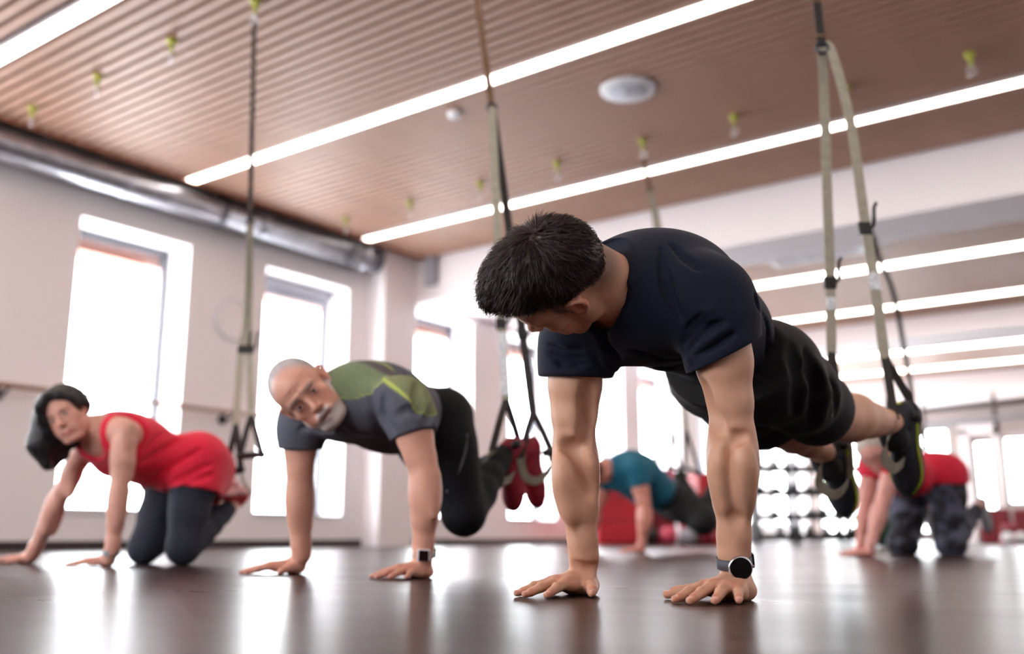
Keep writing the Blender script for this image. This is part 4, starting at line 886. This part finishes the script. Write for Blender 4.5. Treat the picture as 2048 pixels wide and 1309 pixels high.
def teal_man():
    root = empty('person', ground(1280, 1105, 7.0), 'man in teal shirt and black trousers on his hands before red equipment', 'person')
    shR, elR, wrR = P(1214, 945, 7.2), P(1190, 1020, 7.2), P(1176, 1090, 7.2)
    shL, elL, wrL = P(1272, 940, 6.95), P(1291, 1020, 6.88), P(1284, 1088, 6.88)
    hipL, hipR = P(1352, 1003, 7.3), P(1330, 1000, 7.5); knL, knR = P(1405, 1040, 7.15), P(1395, 1035, 7.5); anL, anR = P(1440, 958, 7.5), P(1358, 955, 7.75)
    H = Head(P(1196, 945, 7.0), V(-.8, -.3, .3), V(-.3, -.85, -.2), 1.0)
    B = Shape(); Tf = add_torso(B, shL, shR, hipL, hipR, .9, .9, .02); nb = Tf['sm']+Tf['S']*.02
    B.rc(nb, H.p(0, -.03, -.05), .06, .055, .03); add_head(B, H); add_arm(B, shL, elL, wrL, 1.05, 1.1, back=V(.7, 0, -.6)); add_arm(B, shR, elR, wrR, 1.05, 1.1, back=V(-.8, 0, -.5))
    add_hand(B, ground(1284, 1092, 6.9), gd(-.9, -.4), True, wrL, 1.0); add_hand(B, ground(1174, 1092, 7.2), gd(-.9, -.4), False, wrR, 1.0)
    add_leg(B, hipL, knL, anL, .85); add_leg(B, hipR, knR, anR, .85)
    sdf_obj('body', B, .009, M_skin3, root, ((220, 150, 134), [(H.p(0, -.03, .05), H.r(.09, .1, .09), H.R, (86, 48, 40), .1)]))
    T = Shape(); add_torso(T, shL, shR, hipL, hipR, 1.35, 1.35, .02, belly=1); uL = elL-shL; uR = elR-shR
    T.el(Tf['hm']+(Tf['sm']-Tf['hm'])*.78+Tf['D1']*.06, (.170, .18, .120), [Tf['L1'], Tf['S'], Tf['D1']], .04)
    T.chain([shL, shL+uL*.7], [.075, .066], .035); T.chain([shR, shR+uR*.7], [.07, .062], .035); T.rc(nb, nb+Tf['S']*.04, .08, .07, .05); T.grow(.01)
    T.cyl(shL+uL*.42, shL+uL*1.3, .1); T.cyl(shR+uR*.42, shR+uR*1.3, .1); T.clip(Tf['hm']+Tf['S']*.08, -Tf['S'], .004); sdf_obj('shirt', T, .009, M_teal, root)
    G = Shape(); G.el(Tf['hm'], (.155, .14, .12), [Tf['L2'], Tf['S'], Tf['D2']], .05)
    for a, b, c in ((hipL, knL, anL), (hipR, knR, anR)): add_leg(G, a, b, c, 1.45, .04, knee=.075)
    sdf_obj('trousers', G, .009, M_black, root)
    for an in (anL, anR): shoe(root, an, V(-.2, -.95, .1), V(.6, .2, -.7), .27, M_black, M_sole, None, .009, laces=False)
    C = Shape(); C.el(H.p(0, -.025, .05), H.r(.084, .105, .088), H.R); C.clip(H.p(0, .03, .03), H.M@A([0, .8, -.6])); sdf_obj('hair', C, .009, mat('reddish_brown_hair', (84, 46, 38), .5), root)
    return dict(root=root, anL=anL, anR=anR)
def woman_leggings():
    root = empty('person', ground(1780, 1110, 6.0), 'blonde woman in crimson top and patterned leggings kneeling behind the dark shoes', 'person')
    shR, elR, wrR = P(1742, 930, 5.95), P(1728, 1020, 5.9), P(1722, 1090, 5.88)
    shL, elL, wrL = P(1790, 925, 5.8), P(1760, 1020, 5.75), P(1742, 1088, 5.7)
    hipL, hipR = P(1893, 952, 6.2), P(1822, 960, 6.38); knL, knR = P(1902, 1086, 6.15), P(1806, 1086, 6.25); anL, anR = P(1960, 1010, 6.6), P(1850, 1010, 6.7)
    H = Head(P(1748, 905, 5.82), V(-.55, .75, .25), V(-.35, -.45, .8), .95)
    B = Shape(); Tf = add_torso(B, shL, shR, hipL, hipR, .88, .88, .0); nb = Tf['sm']+Tf['S']*.02+Tf['D1']*.02
    B.rc(nb, H.p(0, -.03, -.05), .055, .05, .03); add_head(B, H); add_arm(B, shL, elL, wrL, .98, 1, back=V(.7, 0, -.6)); add_arm(B, shR, elR, wrR, .98, 1, back=V(-.8, 0, -.5))
    add_hand(B, ground(1722, 1094, 5.9), gd(-.95, -.3), False, wrR, .95); add_hand(B, ground(1742, 1092, 5.72), gd(-.95, -.3), True, wrL, .95)
    add_leg(B, hipL, knL, anL, .85); add_leg(B, hipR, knR, anR, .85)
    sdf_obj('body', B, .0085, M_skin3, root, ((218, 156, 144), head_cols(H)))
    T = Shape(); add_torso(T, shL, shR, hipL, hipR, .98, 1.05, .0); uL = elL-shL; uR = elR-shR; T.el(Tf['hm']-Tf['S']*.04, (.21, .15, .165), [Tf['L2'], Tf['S'], Tf['D2']], .05); T.el(Tf['mid']-Tf['D1']*.06, (.12, .15, .08), [Tf['L1'], Tf['S'], Tf['D1']], .05)
    T.el(Tf['hm']+(Tf['sm']-Tf['hm'])*.8+Tf['D1']*.05, (.14, .13, .09), [Tf['L1'], Tf['S'], Tf['D1']], .04)
    T.chain([shL, shL+uL*.6], [.066, .06], .035); T.chain([shR, shR+uR*.6], [.064, .058], .035); T.rc(nb, nb+Tf['S']*.03, .07, .06, .05); T.grow(.01)
    T.cyl(shL+uL*.3, shL+uL*1.3, .09); T.cyl(shR+uR*.3, shR+uR*1.3, .09); 
    for hp_, kn in ((hipL, knL), (hipR, knR)): T.rc(hp_+Tf['D2']*.01, hp_+(kn-hp_)*.4, .125, .115, .06)
    for hp_, kn in ((hipL, knL), (hipR, knR)): T.cyl(hp_+(kn-hp_)*.12, hp_+(kn-hp_)*.95, .2)
    sdf_obj('top', T, .0085, M_redtop, root)
    G = Shape(); G.el(Tf['hm'], (.165, .14, .125), [Tf['L2'], Tf['S'], Tf['D2']], .05)
    for a, b, c in ((hipL, knL, anL), (hipR, knR, anR)): add_leg(G, a, b, b+(c-b)*.85, 1.32, .04, knee=.072)
    sdf_obj('leggings', G, .0085, M_camo, root)
    for an in (anL, anR): shoe(root, an, V(.1, -.9, .2), V(.5, .3, -.7), .24, M_grey, M_sole, None, .009, laces=False)
    C = Shape(); C.el(H.p(0, -.03, .055), H.r(.092, .108, .095), H.R); C.chain([H.p(.07, -.02, .03), H.p(.075, 0, -.05)], [.035, .022], .03); C.chain([H.p(-.07, -.02, .03), H.p(-.075, 0, -.05)], [.035, .022], .03)
    C.el(H.p(0, .10, .0), H.r(.065, .075, .085), H.R, .02, -1); sdf_obj('hair', C, .0085, mat('ash_blonde_hair', (186, 172, 160), .5, noise=(60, .4)), root)
    g = MB()
    for sg in (-1, 1): g.torus(H.p(.033*sg, .105, .008), H.M@A([0, 1, 0]), .022, .0022, 20, 6); g.tube([H.p(.055*sg, .103, .012), H.p(.085*sg, .03, .012), H.p(.085*sg, -.005, .008)], .0018, 6)
    g.tube([H.p(-.011, .106, .01), H.p(.011, .106, .01)], .002, 6); g.build('glasses', M_blackp, root)
    return dict(root=root, anL=anL, anR=anR)
OM = old_man(); WT = woman_tank(); TM = teal_man(); WL = woman_leggings()
# ================================================================ suspension trainers
M_tan = mat('brown_webbing', (112, 82, 62), .85, noise=(60, .3), bump=(300, .4, .001))
M_tag = mat('white_print_tag', (214, 216, 220), .6, noise=(90, .35))
def dline(pa, pf):
    """depth along the straight fall of a strap, from anchor point to foot point"""
    xa, ya, da = proj(pa); xf, yf, df = proj(pf)
    return lambda x, y: P(x, y, 1/(1/da+(1/df-1/da)*np.clip((y-ya)/(yf-ya), 0, 1.15)))
def trainer(lab, anch, J, legs, foot, aw=.03, wd=.034, amat=None):
    """anch: ceiling point; J: pixel where the anchor strap ends; legs: dicts(pts, apex, ends, foot point, buckle)"""
    a = A([anch[0], anch[1], ZC-.155]); e = empty('suspension_trainer', a, lab, 'suspension trainer', 'suspension trainers hanging from the ceiling anchors')
    f0 = dline(a, foot); Jp = f0(*J); side = r_
    n = max(4, int(np.linalg.norm(Jp-a)/.05)); pts = [a+(Jp-a)*i/n for i in range(n+1)]
    m = MB(); m.ribbon(pts, aw, side, .004); s1 = m.build('anchor_strap', amat or M_webd, e)
    for k in range(1, n, 3):
        m = MB(); q = pts[k]; m.obox(q, side, nrm(Jp-a), np.cross(side, nrm(Jp-a)), aw*.55, .006, .005); m.build('loop_stitch', M_tan, s1)
    m = MB(); m.torus(a+A([0, 0, .02]), r_*.3+fh_, .024, .005, 16); m.build('carabiner', M_chrome, e, True)
    m = MB(); m.torus(Jp, fh_, .022, .005, 16); m.build('carabiner', M_dsteel, e, True)
    for lg in legs:
        f = dline(a, lg['foot']); ps = [Jp]+[f(x, y) for x, y in lg['pts']]; ap = f(*lg['apex']); ps.append(ap)
        m = MB(); m.ribbon(L(*ps, n=6), wd, side, .003); st = m.build('strap', lg.get('mat', M_web), e)
        for (x, y) in lg.get('buckle', []):
            q = f(x, y); t = nrm(ps[-1]-ps[0]); m = MB(); m.obox(q, side, t, np.cross(side, t), wd*.62, .022, .008); m.build('buckle', M_blackp, st, bevel=.003)
            m = MB(); m.tube(L(q, q+r_*.03+z_*.01, q+r_*.035+z_*.07, q+r_*.045+z_*.09, n=4), .006, 6); m.build('strap_tail', M_webd, st)
        for (x0, y0, x1, y1) in lg.get('tag', []):
            p0, p1 = f(x0, y0), f(x1, y1); m = MB(); m.ribbon([p0-F_*.004, p1-F_*.004], wd*.95, side, .004); m.build('printed_tag', M_tag, st)
        E = lg['ends']; m = MB()
        for q in E: m.ribbon(L(ap, (ap+q)/2+z_*.006, q, n=4), .026, lg.get('tside', side), .003)
        m.build('handle_strap', lg.get('tmat', M_webd), e)
        if lg.get('cradle'):
            m = MB(); c = lg['cradle']; m.ribbon(L(E[0], *c, E[1], n=7), lg.get('cw', .032), lg['cside'], .003); m.build('foot_cradle', M_web, e)
        h = nrm(E[1]-E[0]); hd = lg.get('handle', (E[0], E[1])); m = MB(); m.tube([hd[0]-h*.012, hd[0], hd[1], hd[1]+h*.012], [.014, .016, .016, .014], 14); m.build('handle', M_blackp, e, True)
def P_(o, *v): return o+V(*v)
aL, aR = YM['anL'], YM['anR']
trainer('beige strap trainer holding the feet of the man in navy', (-1.126, 3.46), (1644, 95), [
    dict(pts=[(1662, 100), (1700, 240), (1728, 430), (1746, 545)], apex=(1770, 718), foot=aL, buckle=[(1730, 457)], tag=[(1745, 545, 1752, 580)],
         ends=[P_(aL, -.035, .02, .09), P_(aL, .085, .03, -.05)], cradle=[P_(aL, -.06, -.09, .07), P_(aL, -.02, -.135, .05), P_(aL, .05, -.11, -.03), P_(aL, .085, -.04, -.05)], cside=V(.3, 1, 0), handle=(P_(aL, .06, .02, .01), P_(aL, .066, .02, -.03))),
    dict(pts=[(1649, 200), (1655, 400), (1660, 530)], apex=(1663, 705), foot=aR, buckle=[(1660, 566)], tag=[(1661, 595, 1662, 620)],
         ends=[P_(aR, -.035, .02, .09), P_(aR, .075, .03, -.03)], cradle=[P_(aR, -.05, -.08, .07), P_(aR, .01, -.125, .05), P_(aR, .07, -.08, 0)], cside=V(.3, 1, 0), handle=(P_(aR, .05, .03, .01), P_(aR, .056, .03, -.03)))], aL)
aL, aR = OM['anL'], OM['anR']
trainer('beige strap trainer holding the crimson shoes of the bearded man', (-2.82, 3.46), (984, 215), [
    dict(pts=[(986, 260), (995, 470), (1003, 640)], apex=(1012, 800), foot=aL, buckle=[(1002, 648)], tag=[(1004, 665, 1011, 790)], tmat=M_webd,
         ends=[P_(aL, -.045, .02, .10), P_(aL, .06, .0, -.06)], cradle=[P_(aL, -.05, -.07, .08), P_(aL, .0, -.10, .04), P_(aL, .06, -.06, -.04)], cside=V(.3, 1, 0), handle=(P_(aL, .04, .03, .02), P_(aL, .045, .03, 0))),
    dict(pts=[(991, 260), (1017, 450), (1044, 660)], apex=(1066, 825), foot=aR, buckle=[(1045, 668)], mat=M_webd, tmat=M_webd,
         ends=[P_(aR, .0, -.01, .10), P_(aR, .12, .0, .0)], cradle=[P_(aR, .02, -.08, .08), P_(aR, .07, -.10, .04), P_(aR, .12, -.05, 0)], cside=V(.3, 1, 0), handle=(P_(aR, .10, .0, .02), P_(aR, .115, .0, 0)))], aL, amat=M_tan)
aL, aR = WT['anL'], WT['anR']
trainer('thin strap trainer hanging behind the feet of the kneeling woman at left', (-4.465, 3.46), (500, 445), [
    dict(pts=[(497, 560), (492, 650), (484, 690), (477, 770)], apex=(472, 850), foot=P(475, 930, 4.4), buckle=[(484, 700)], ends=[P(452, 948, 4.42), P(482, 940, 4.36)]),
    dict(pts=[(499, 560), (498, 660), (500, 740)], apex=(502, 832), foot=P(500, 930, 4.4), buckle=[(498, 700)], ends=[P(480, 913, 4.4), P(524, 910, 4.34)], cradle=[P(486, 960, 4.38), P(505, 985, 4.36), P(523, 955, 4.34)], cside=V(0, 0, 1))], P(490, 930, 4.4), aw=.026)
aL, aR = TM['anL'], TM['anR']
trainer('distant strap trainer seen above the shoulder of the man in navy', (-3.625, 6.755), (1300, 380), [
    dict(pts=[(1310, 450), (1330, 650)], apex=(1345, 860), foot=aR, ends=[P(1338, 935, 7.7), P(1362, 940, 7.6)]),
    dict(pts=[(1318, 450), (1350, 650)], apex=(1372, 860), foot=aL, ends=[P(1370, 935, 7.6), P(1400, 950, 7.5)])], aR, amat=M_tan)
aL, aR = WL['anL'], WL['anR']
trainer('distant brown strap trainer behind the beige one at the right', (-1.965, 6.755), (1735, 440), [
    dict(pts=[(1745, 500), (1762, 650)], apex=(1775, 790), foot=aR, buckle=[(1745, 500)], mat=M_tan, ends=[P(1765, 900, 6.8), P(1795, 900, 6.7)]),
    dict(pts=[(1760, 520), (1790, 600)], apex=(1826, 800), foot=aL, mat=M_webd, ends=[P(1815, 890, 6.7), P(1850, 900, 6.6)])], aR, amat=M_tan)
# ================================================================ watches
def band(name, lab, c, axis, out, a, b, w, bmat, parent=None):
    """elliptic wrist band round 'axis' centred at c; out = direction of the dial"""
    ax = nrm(axis); o = nrm(A(out)-ax*(A(out)@ax)); s = np.cross(ax, o)
    e = empty(name, c, lab, 'watch' if 'watch' in name else 'wristband')
    m = MB(); n = 36; pts = [c+s*a*math.cos(t)+o*b*math.sin(t) for t in np.linspace(0, 2*math.pi, n+1)]
    m.ribbon(pts, w, ax, .0028); m.build('strap', bmat, e, True); return e, o, s, ax
wr = YM['wrL']; wa = nrm(wr-YM['elL']); cw = P(1469, 1124, 1.868)
e, o, s, ax = band('wristwatch', 'round steel watch with black dial on a grey strap, worn by the man in navy', cw, wa+r_*.10, -F_-r_*.05, .0325, .0285, .020, mat('grey_rubber_strap', (84, 86, 96), .6))
c = cw+o*.0285+s*0-ax*(-.003)+r_*.005
dn = nrm(o+z_*.10)
m = MB(); m.disc(c, dn, [(.0185, -.004), (.0225, -.003), (.0228, .004), (.0215, .0068), (.0196, .0072)], 48); m.build('case', M_chrome, e, True)
m = MB(); m.disc(c, dn, [(.0196, .0062), (.0196, .0078)], 48); m.build('dial', mat('black_dial', (6, 6, 8), .12, coat=1), e)
m = MB(); m.disc(c+s*.0235*(1 if (s@r_) > 0 else -1)+dn*.001, s*(1 if (s@r_) > 0 else -1), [(.003, -.001), (.003, .003)], 12); m.build('crown', M_chrome, e)
m = MB(); q = cw+(s*(1 if (s@r_) > 0 else -1))*.0335; m.obox(q, nrm(o), ax, s, .008, .0125, .003); m.build('keeper', M_blackp, e, bevel=.002)
wr = OM['wrL']; wa = nrm(wr-OM['elL']); cw = P(847, 1107, 2.835)
e, o, s, ax = band('wristwatch', 'square black-faced watch on a white strap, worn by the bearded man', cw, wa, -F_+r_*.1, .033, .031, .022, M_white)
q = cw+o*.036; m = MB(); m.obox(q, s, ax, o, .019, .0175, .005); m.build('case', M_white, e, bevel=.003)
m = MB(); m.obox(q+o*.0055, s, ax, o, .0140, .0155, .001); m.build('screen', mat('dark_red_screen', (40, 16, 20), .15), e)
m = MB(); q = cw+r_*.033; m.obox(q, o, ax, s, .008, .013, .004); m.build('clasp', M_blackp, e, bevel=.002)
wr = WT['wrL']; cw = P(224, 1106, 3.84)
e, o, s, ax = band('fitness_wristband', 'teal wristband on the wrist of the woman in the coral top', cw, nrm(wr-WT['elL']), -F_, .029, .026, .020, mat('teal_band', (20, 108, 124), .5))
m = MB(); m.obox(cw+o*.027-r_*.012, s, ax, o, .012, .009, .003); m.build('display', mat('pale_grey_display', (150, 172, 184), .3), e, bevel=.002)
# ================================================================ far equipment
def gnd(x, d): return P(x, 1071+CAM_H*FPX/d*1.0, d)*A([1, 1, 0])
M_redvinyl = mat('red_vinyl', (178, 16, 32), .55, noise=(3, .12)); M_dred = mat('dark_red_vinyl', (130, 24, 40), .5, noise=(5, .15)); M_pink = mat('rose_vinyl', (196, 70, 92), .5)
def padbox(name, lab, cat, c, w, dp, h, mt, yaw=.0, grp=None, bev=.03):
    ca, sa = math.cos(yaw), math.sin(yaw); ax = A([ca, sa, 0]); ay = A([-sa, ca, 0]); e = empty(name, c, lab, cat, grp)
    m = MB(); m.obox(A(c)+z_*h/2, ax, ay, z_, w/2, dp/2, h/2); m.build('padding', mt, e, bevel=bev)
    for zz in (.33, .66):
        m = MB(); m.obox(A(c)+z_*h*zz, ax, ay, z_, w/2+.004, dp/2+.004, .012); m.build('band', M_dred, e)
    return e
padbox('padded_box', 'big red padded box behind the man in teal, at left', 'padded box', gnd(1238, 13.2), .62, .6, .92, M_redvinyl, YAW)
padbox('padded_box', 'dark red padded box right of the big red one', 'padded box', gnd(1318, 13.6), .42, .5, 1.02, M_dred, YAW)
e = empty('punch_bag', gnd(1362, 13), 'slanting rose and red punch bag between the padded boxes', 'punch bag')
g0 = gnd(1385, 13)
m = MB(); m.tube([g0+z_*.16, g0+z_*.2-r_*.02, g0+z_*.85-r_*.28, g0+z_*.92-r_*.3], [.11, .13, .13, .1], 24); m.build('bag', M_pink, e, True)
m = MB(); m.disc(g0, z_, [(.2, 0), (.2, .05), (.06, .16)], 24); m.build('foot', M_blackp, e, True)
m = MB(); m.tube([g0+z_*.50-r_*.05, g0+z_*.56-r_*.1], [.135, .135], 24); m.build('band', M_white, e, True)
padbox('padded_box', 'red padded box right of the slanting punch bag', 'padded box', gnd(1412, 13.8), .40, .5, .98, M_redvinyl, YAW+.3)
for k, (x, rr, mt, lb) in enumerate(((1298, .12, M_blackp, 'black medicine ball on the floor before the red boxes, leftmost'), (1337, .12, M_pink, 'rose medicine ball on the floor before the red boxes'), (1376, .11, M_grey, 'grey medicine ball on the floor before the red boxes'), (1414, .12, M_dred, 'dark red medicine ball on the floor, rightmost of the row'))):
    g = gnd(x, 12.6); S = Shape(); S.el(g+z_*rr, (rr, rr, rr)); b = sdf_obj('medicine_ball', S, .03, mt, None, it=2); tag(b, lb, 'medicine ball', 'medicine balls before the red boxes')
# open black shelf of weights against the far windows
D0 = 15.6; sx = [1512, 1543, 1592, 1640, 1690, 1740, 1790]; g0, g1 = gnd(1508, D0), gnd(1792, D0); sd = nrm(g1-g0); dp = np.cross(z_, sd); Wt = np.linalg.norm(g1-g0)
e = empty('weight_rack', (g0+g1)/2, 'long open black rack of weights against the bright far windows', 'rack')
zs = [.10, .40, .78, 1.16]
for z in zs: m = MB(); m.obox((g0+g1)/2+z_*z, sd, dp, z_, Wt/2, .2, .05); m.build('shelf', M_blackp, e)
for x in sx[::2]:
    g = g0+sd*((gnd(x, D0)-g0)@sd)
    for q in (-.19, .19): m = MB(); m.obox(g+dp*q+z_*.66, sd, dp, z_, .034, .034, .66); m.build('upright', M_blackp, e)
def kettlebell(p, r, lab, mt):
    e = empty('kettlebell', p, lab, 'kettlebell', 'kettlebells on the black rack'); S = Shape(); S.el(p+z_*r*.95, (r, r, r), None, .02); S.rc(p+z_*r*1.6, p+z_*r*1.9, r*.45, r*.3, .02); S.clip(p+z_*.004, -z_)
    sdf_obj('bell', S, .02, mt, e); m = MB(); m.torus(p+z_*r*2.05, dp, r*.55, r*.16, 16, 8, 0, 2*math.pi); m.build('handle', M_dsteel, e, True)
def dumbbell(p, r, ln, lab, mt):
    e = empty('dumbbell', p, lab, 'dumbbell', 'dumbbells on the black rack'); c = p+z_*r
    for sg in (-1, 1): m = MB(); m.disc(c+dp*sg*ln/2-dp*.035, dp, [(r*.8, 0), (r, .01), (r, .06), (r*.8, .07)], 14); m.build('weight', mt, e, True)
    m = MB(); m.tube([c-dp*ln/2, c+dp*ln/2], .016, 8); m.build('grip', M_chrome, e)
ORD = ['first', 'second', 'third', 'fourth', 'fifth', 'sixth', 'seventh', 'eighth', 'ninth', 'tenth']
for lv, (z, nm) in enumerate(zip(zs, ('lowest', 'second lowest', 'second highest', 'top'))):
    k = 0
    for j in range(9):
        u = .14+j*(Wt-.28)/8+rng.uniform(-.04, .04)
        if rng.random() < (.0 if lv in (0, 2) else .35): continue
        p = g0+sd*u+z_*(z+.022); lab = '%s from the left on the %s shelf of the black rack' % (ORD[k], nm); k += 1
        if lv in (0, 3): kettlebell(p, rng.uniform(.055, .08), 'kettlebell, '+lab, [M_blackp, M_grey, M_dsteel][j % 3])
        else: dumbbell(p, rng.uniform(.045, .065), .2, 'dumbbell, '+lab, [M_blackp, M_dsteel][j % 2])
# green ball, red frame and white balls at the right
S = Shape(); g = gnd(1776, 9.5); S.el(g+z_*.27, (.27, .27, .27)); b = sdf_obj('exercise_ball', S, .05, mat('dark_green_ball', (44, 78, 62), .35), None, it=2); tag(b, 'dark green exercise ball behind the arm of the blonde woman', 'ball')
e = padbox('padded_bench', 'dark red padded bench block under the far right window, left one', 'padded bench', gnd(1995, 15), .42, .5, .52, M_dred, .1)
e = padbox('padded_bench', 'dark red padded bench block cut by the right edge of the photo', 'padded bench', gnd(2062, 14.6), .38, .4, .50, M_dred, .1)
for x, lb in ((2018, 'pale ball on the floor beside the dark red bench, left of two'), (2044, 'pale ball on the floor at the right edge, right of two')):
    S = Shape(); g = gnd(x, 13.4); S.el(g+z_*.085, (.085, .085, .085)); b = sdf_obj('white_ball', S, .02, M_white, None, it=2); tag(b, lb, 'ball')
g = gnd(2022, 13.9); e = empty('stacked_weights', g, 'small stack of dark weights between the dark red benches', 'weights')
for k in range(5): m = MB(); m.disc(g+z_*(.002+.055*k), z_, [(.13-.012*k, 0), (.14-.012*k, .01), (.14-.012*k, .045), (.13-.012*k, .053)], 20); m.build('weight_disc', M_blackp if k % 2 else M_pink, e, True)
# dark pull-up rig
e = empty('pull_up_rig', gnd(2000, 13), 'dark brown pull-up rig high against the far wall at the right', 'rig'); mr_ = mat('rig_paint', (70, 52, 48), .5)
a, b = P(1846, 822, 15), P(2180, 786, 13)
m = MB(); m.tube([a, b], .045, 12); m.build('top_bar', mr_, e, True)
m = MB(); m.tube([a-z_*.22, b-z_*.22], .03, 12); m.build('lower_bar', M_grey, e, True)
for t in (0.0, .46, .80, 1.0):
    q = a+(b-a)*t; m = MB()
    m.tube([q*A([1, 1, 0]) if t in (0., 1.) else q-z_*.45, q+z_*.15], .03, 10); m.build('post' if t in (0., 1.) else 'hanging_bar', mr_, e, True)
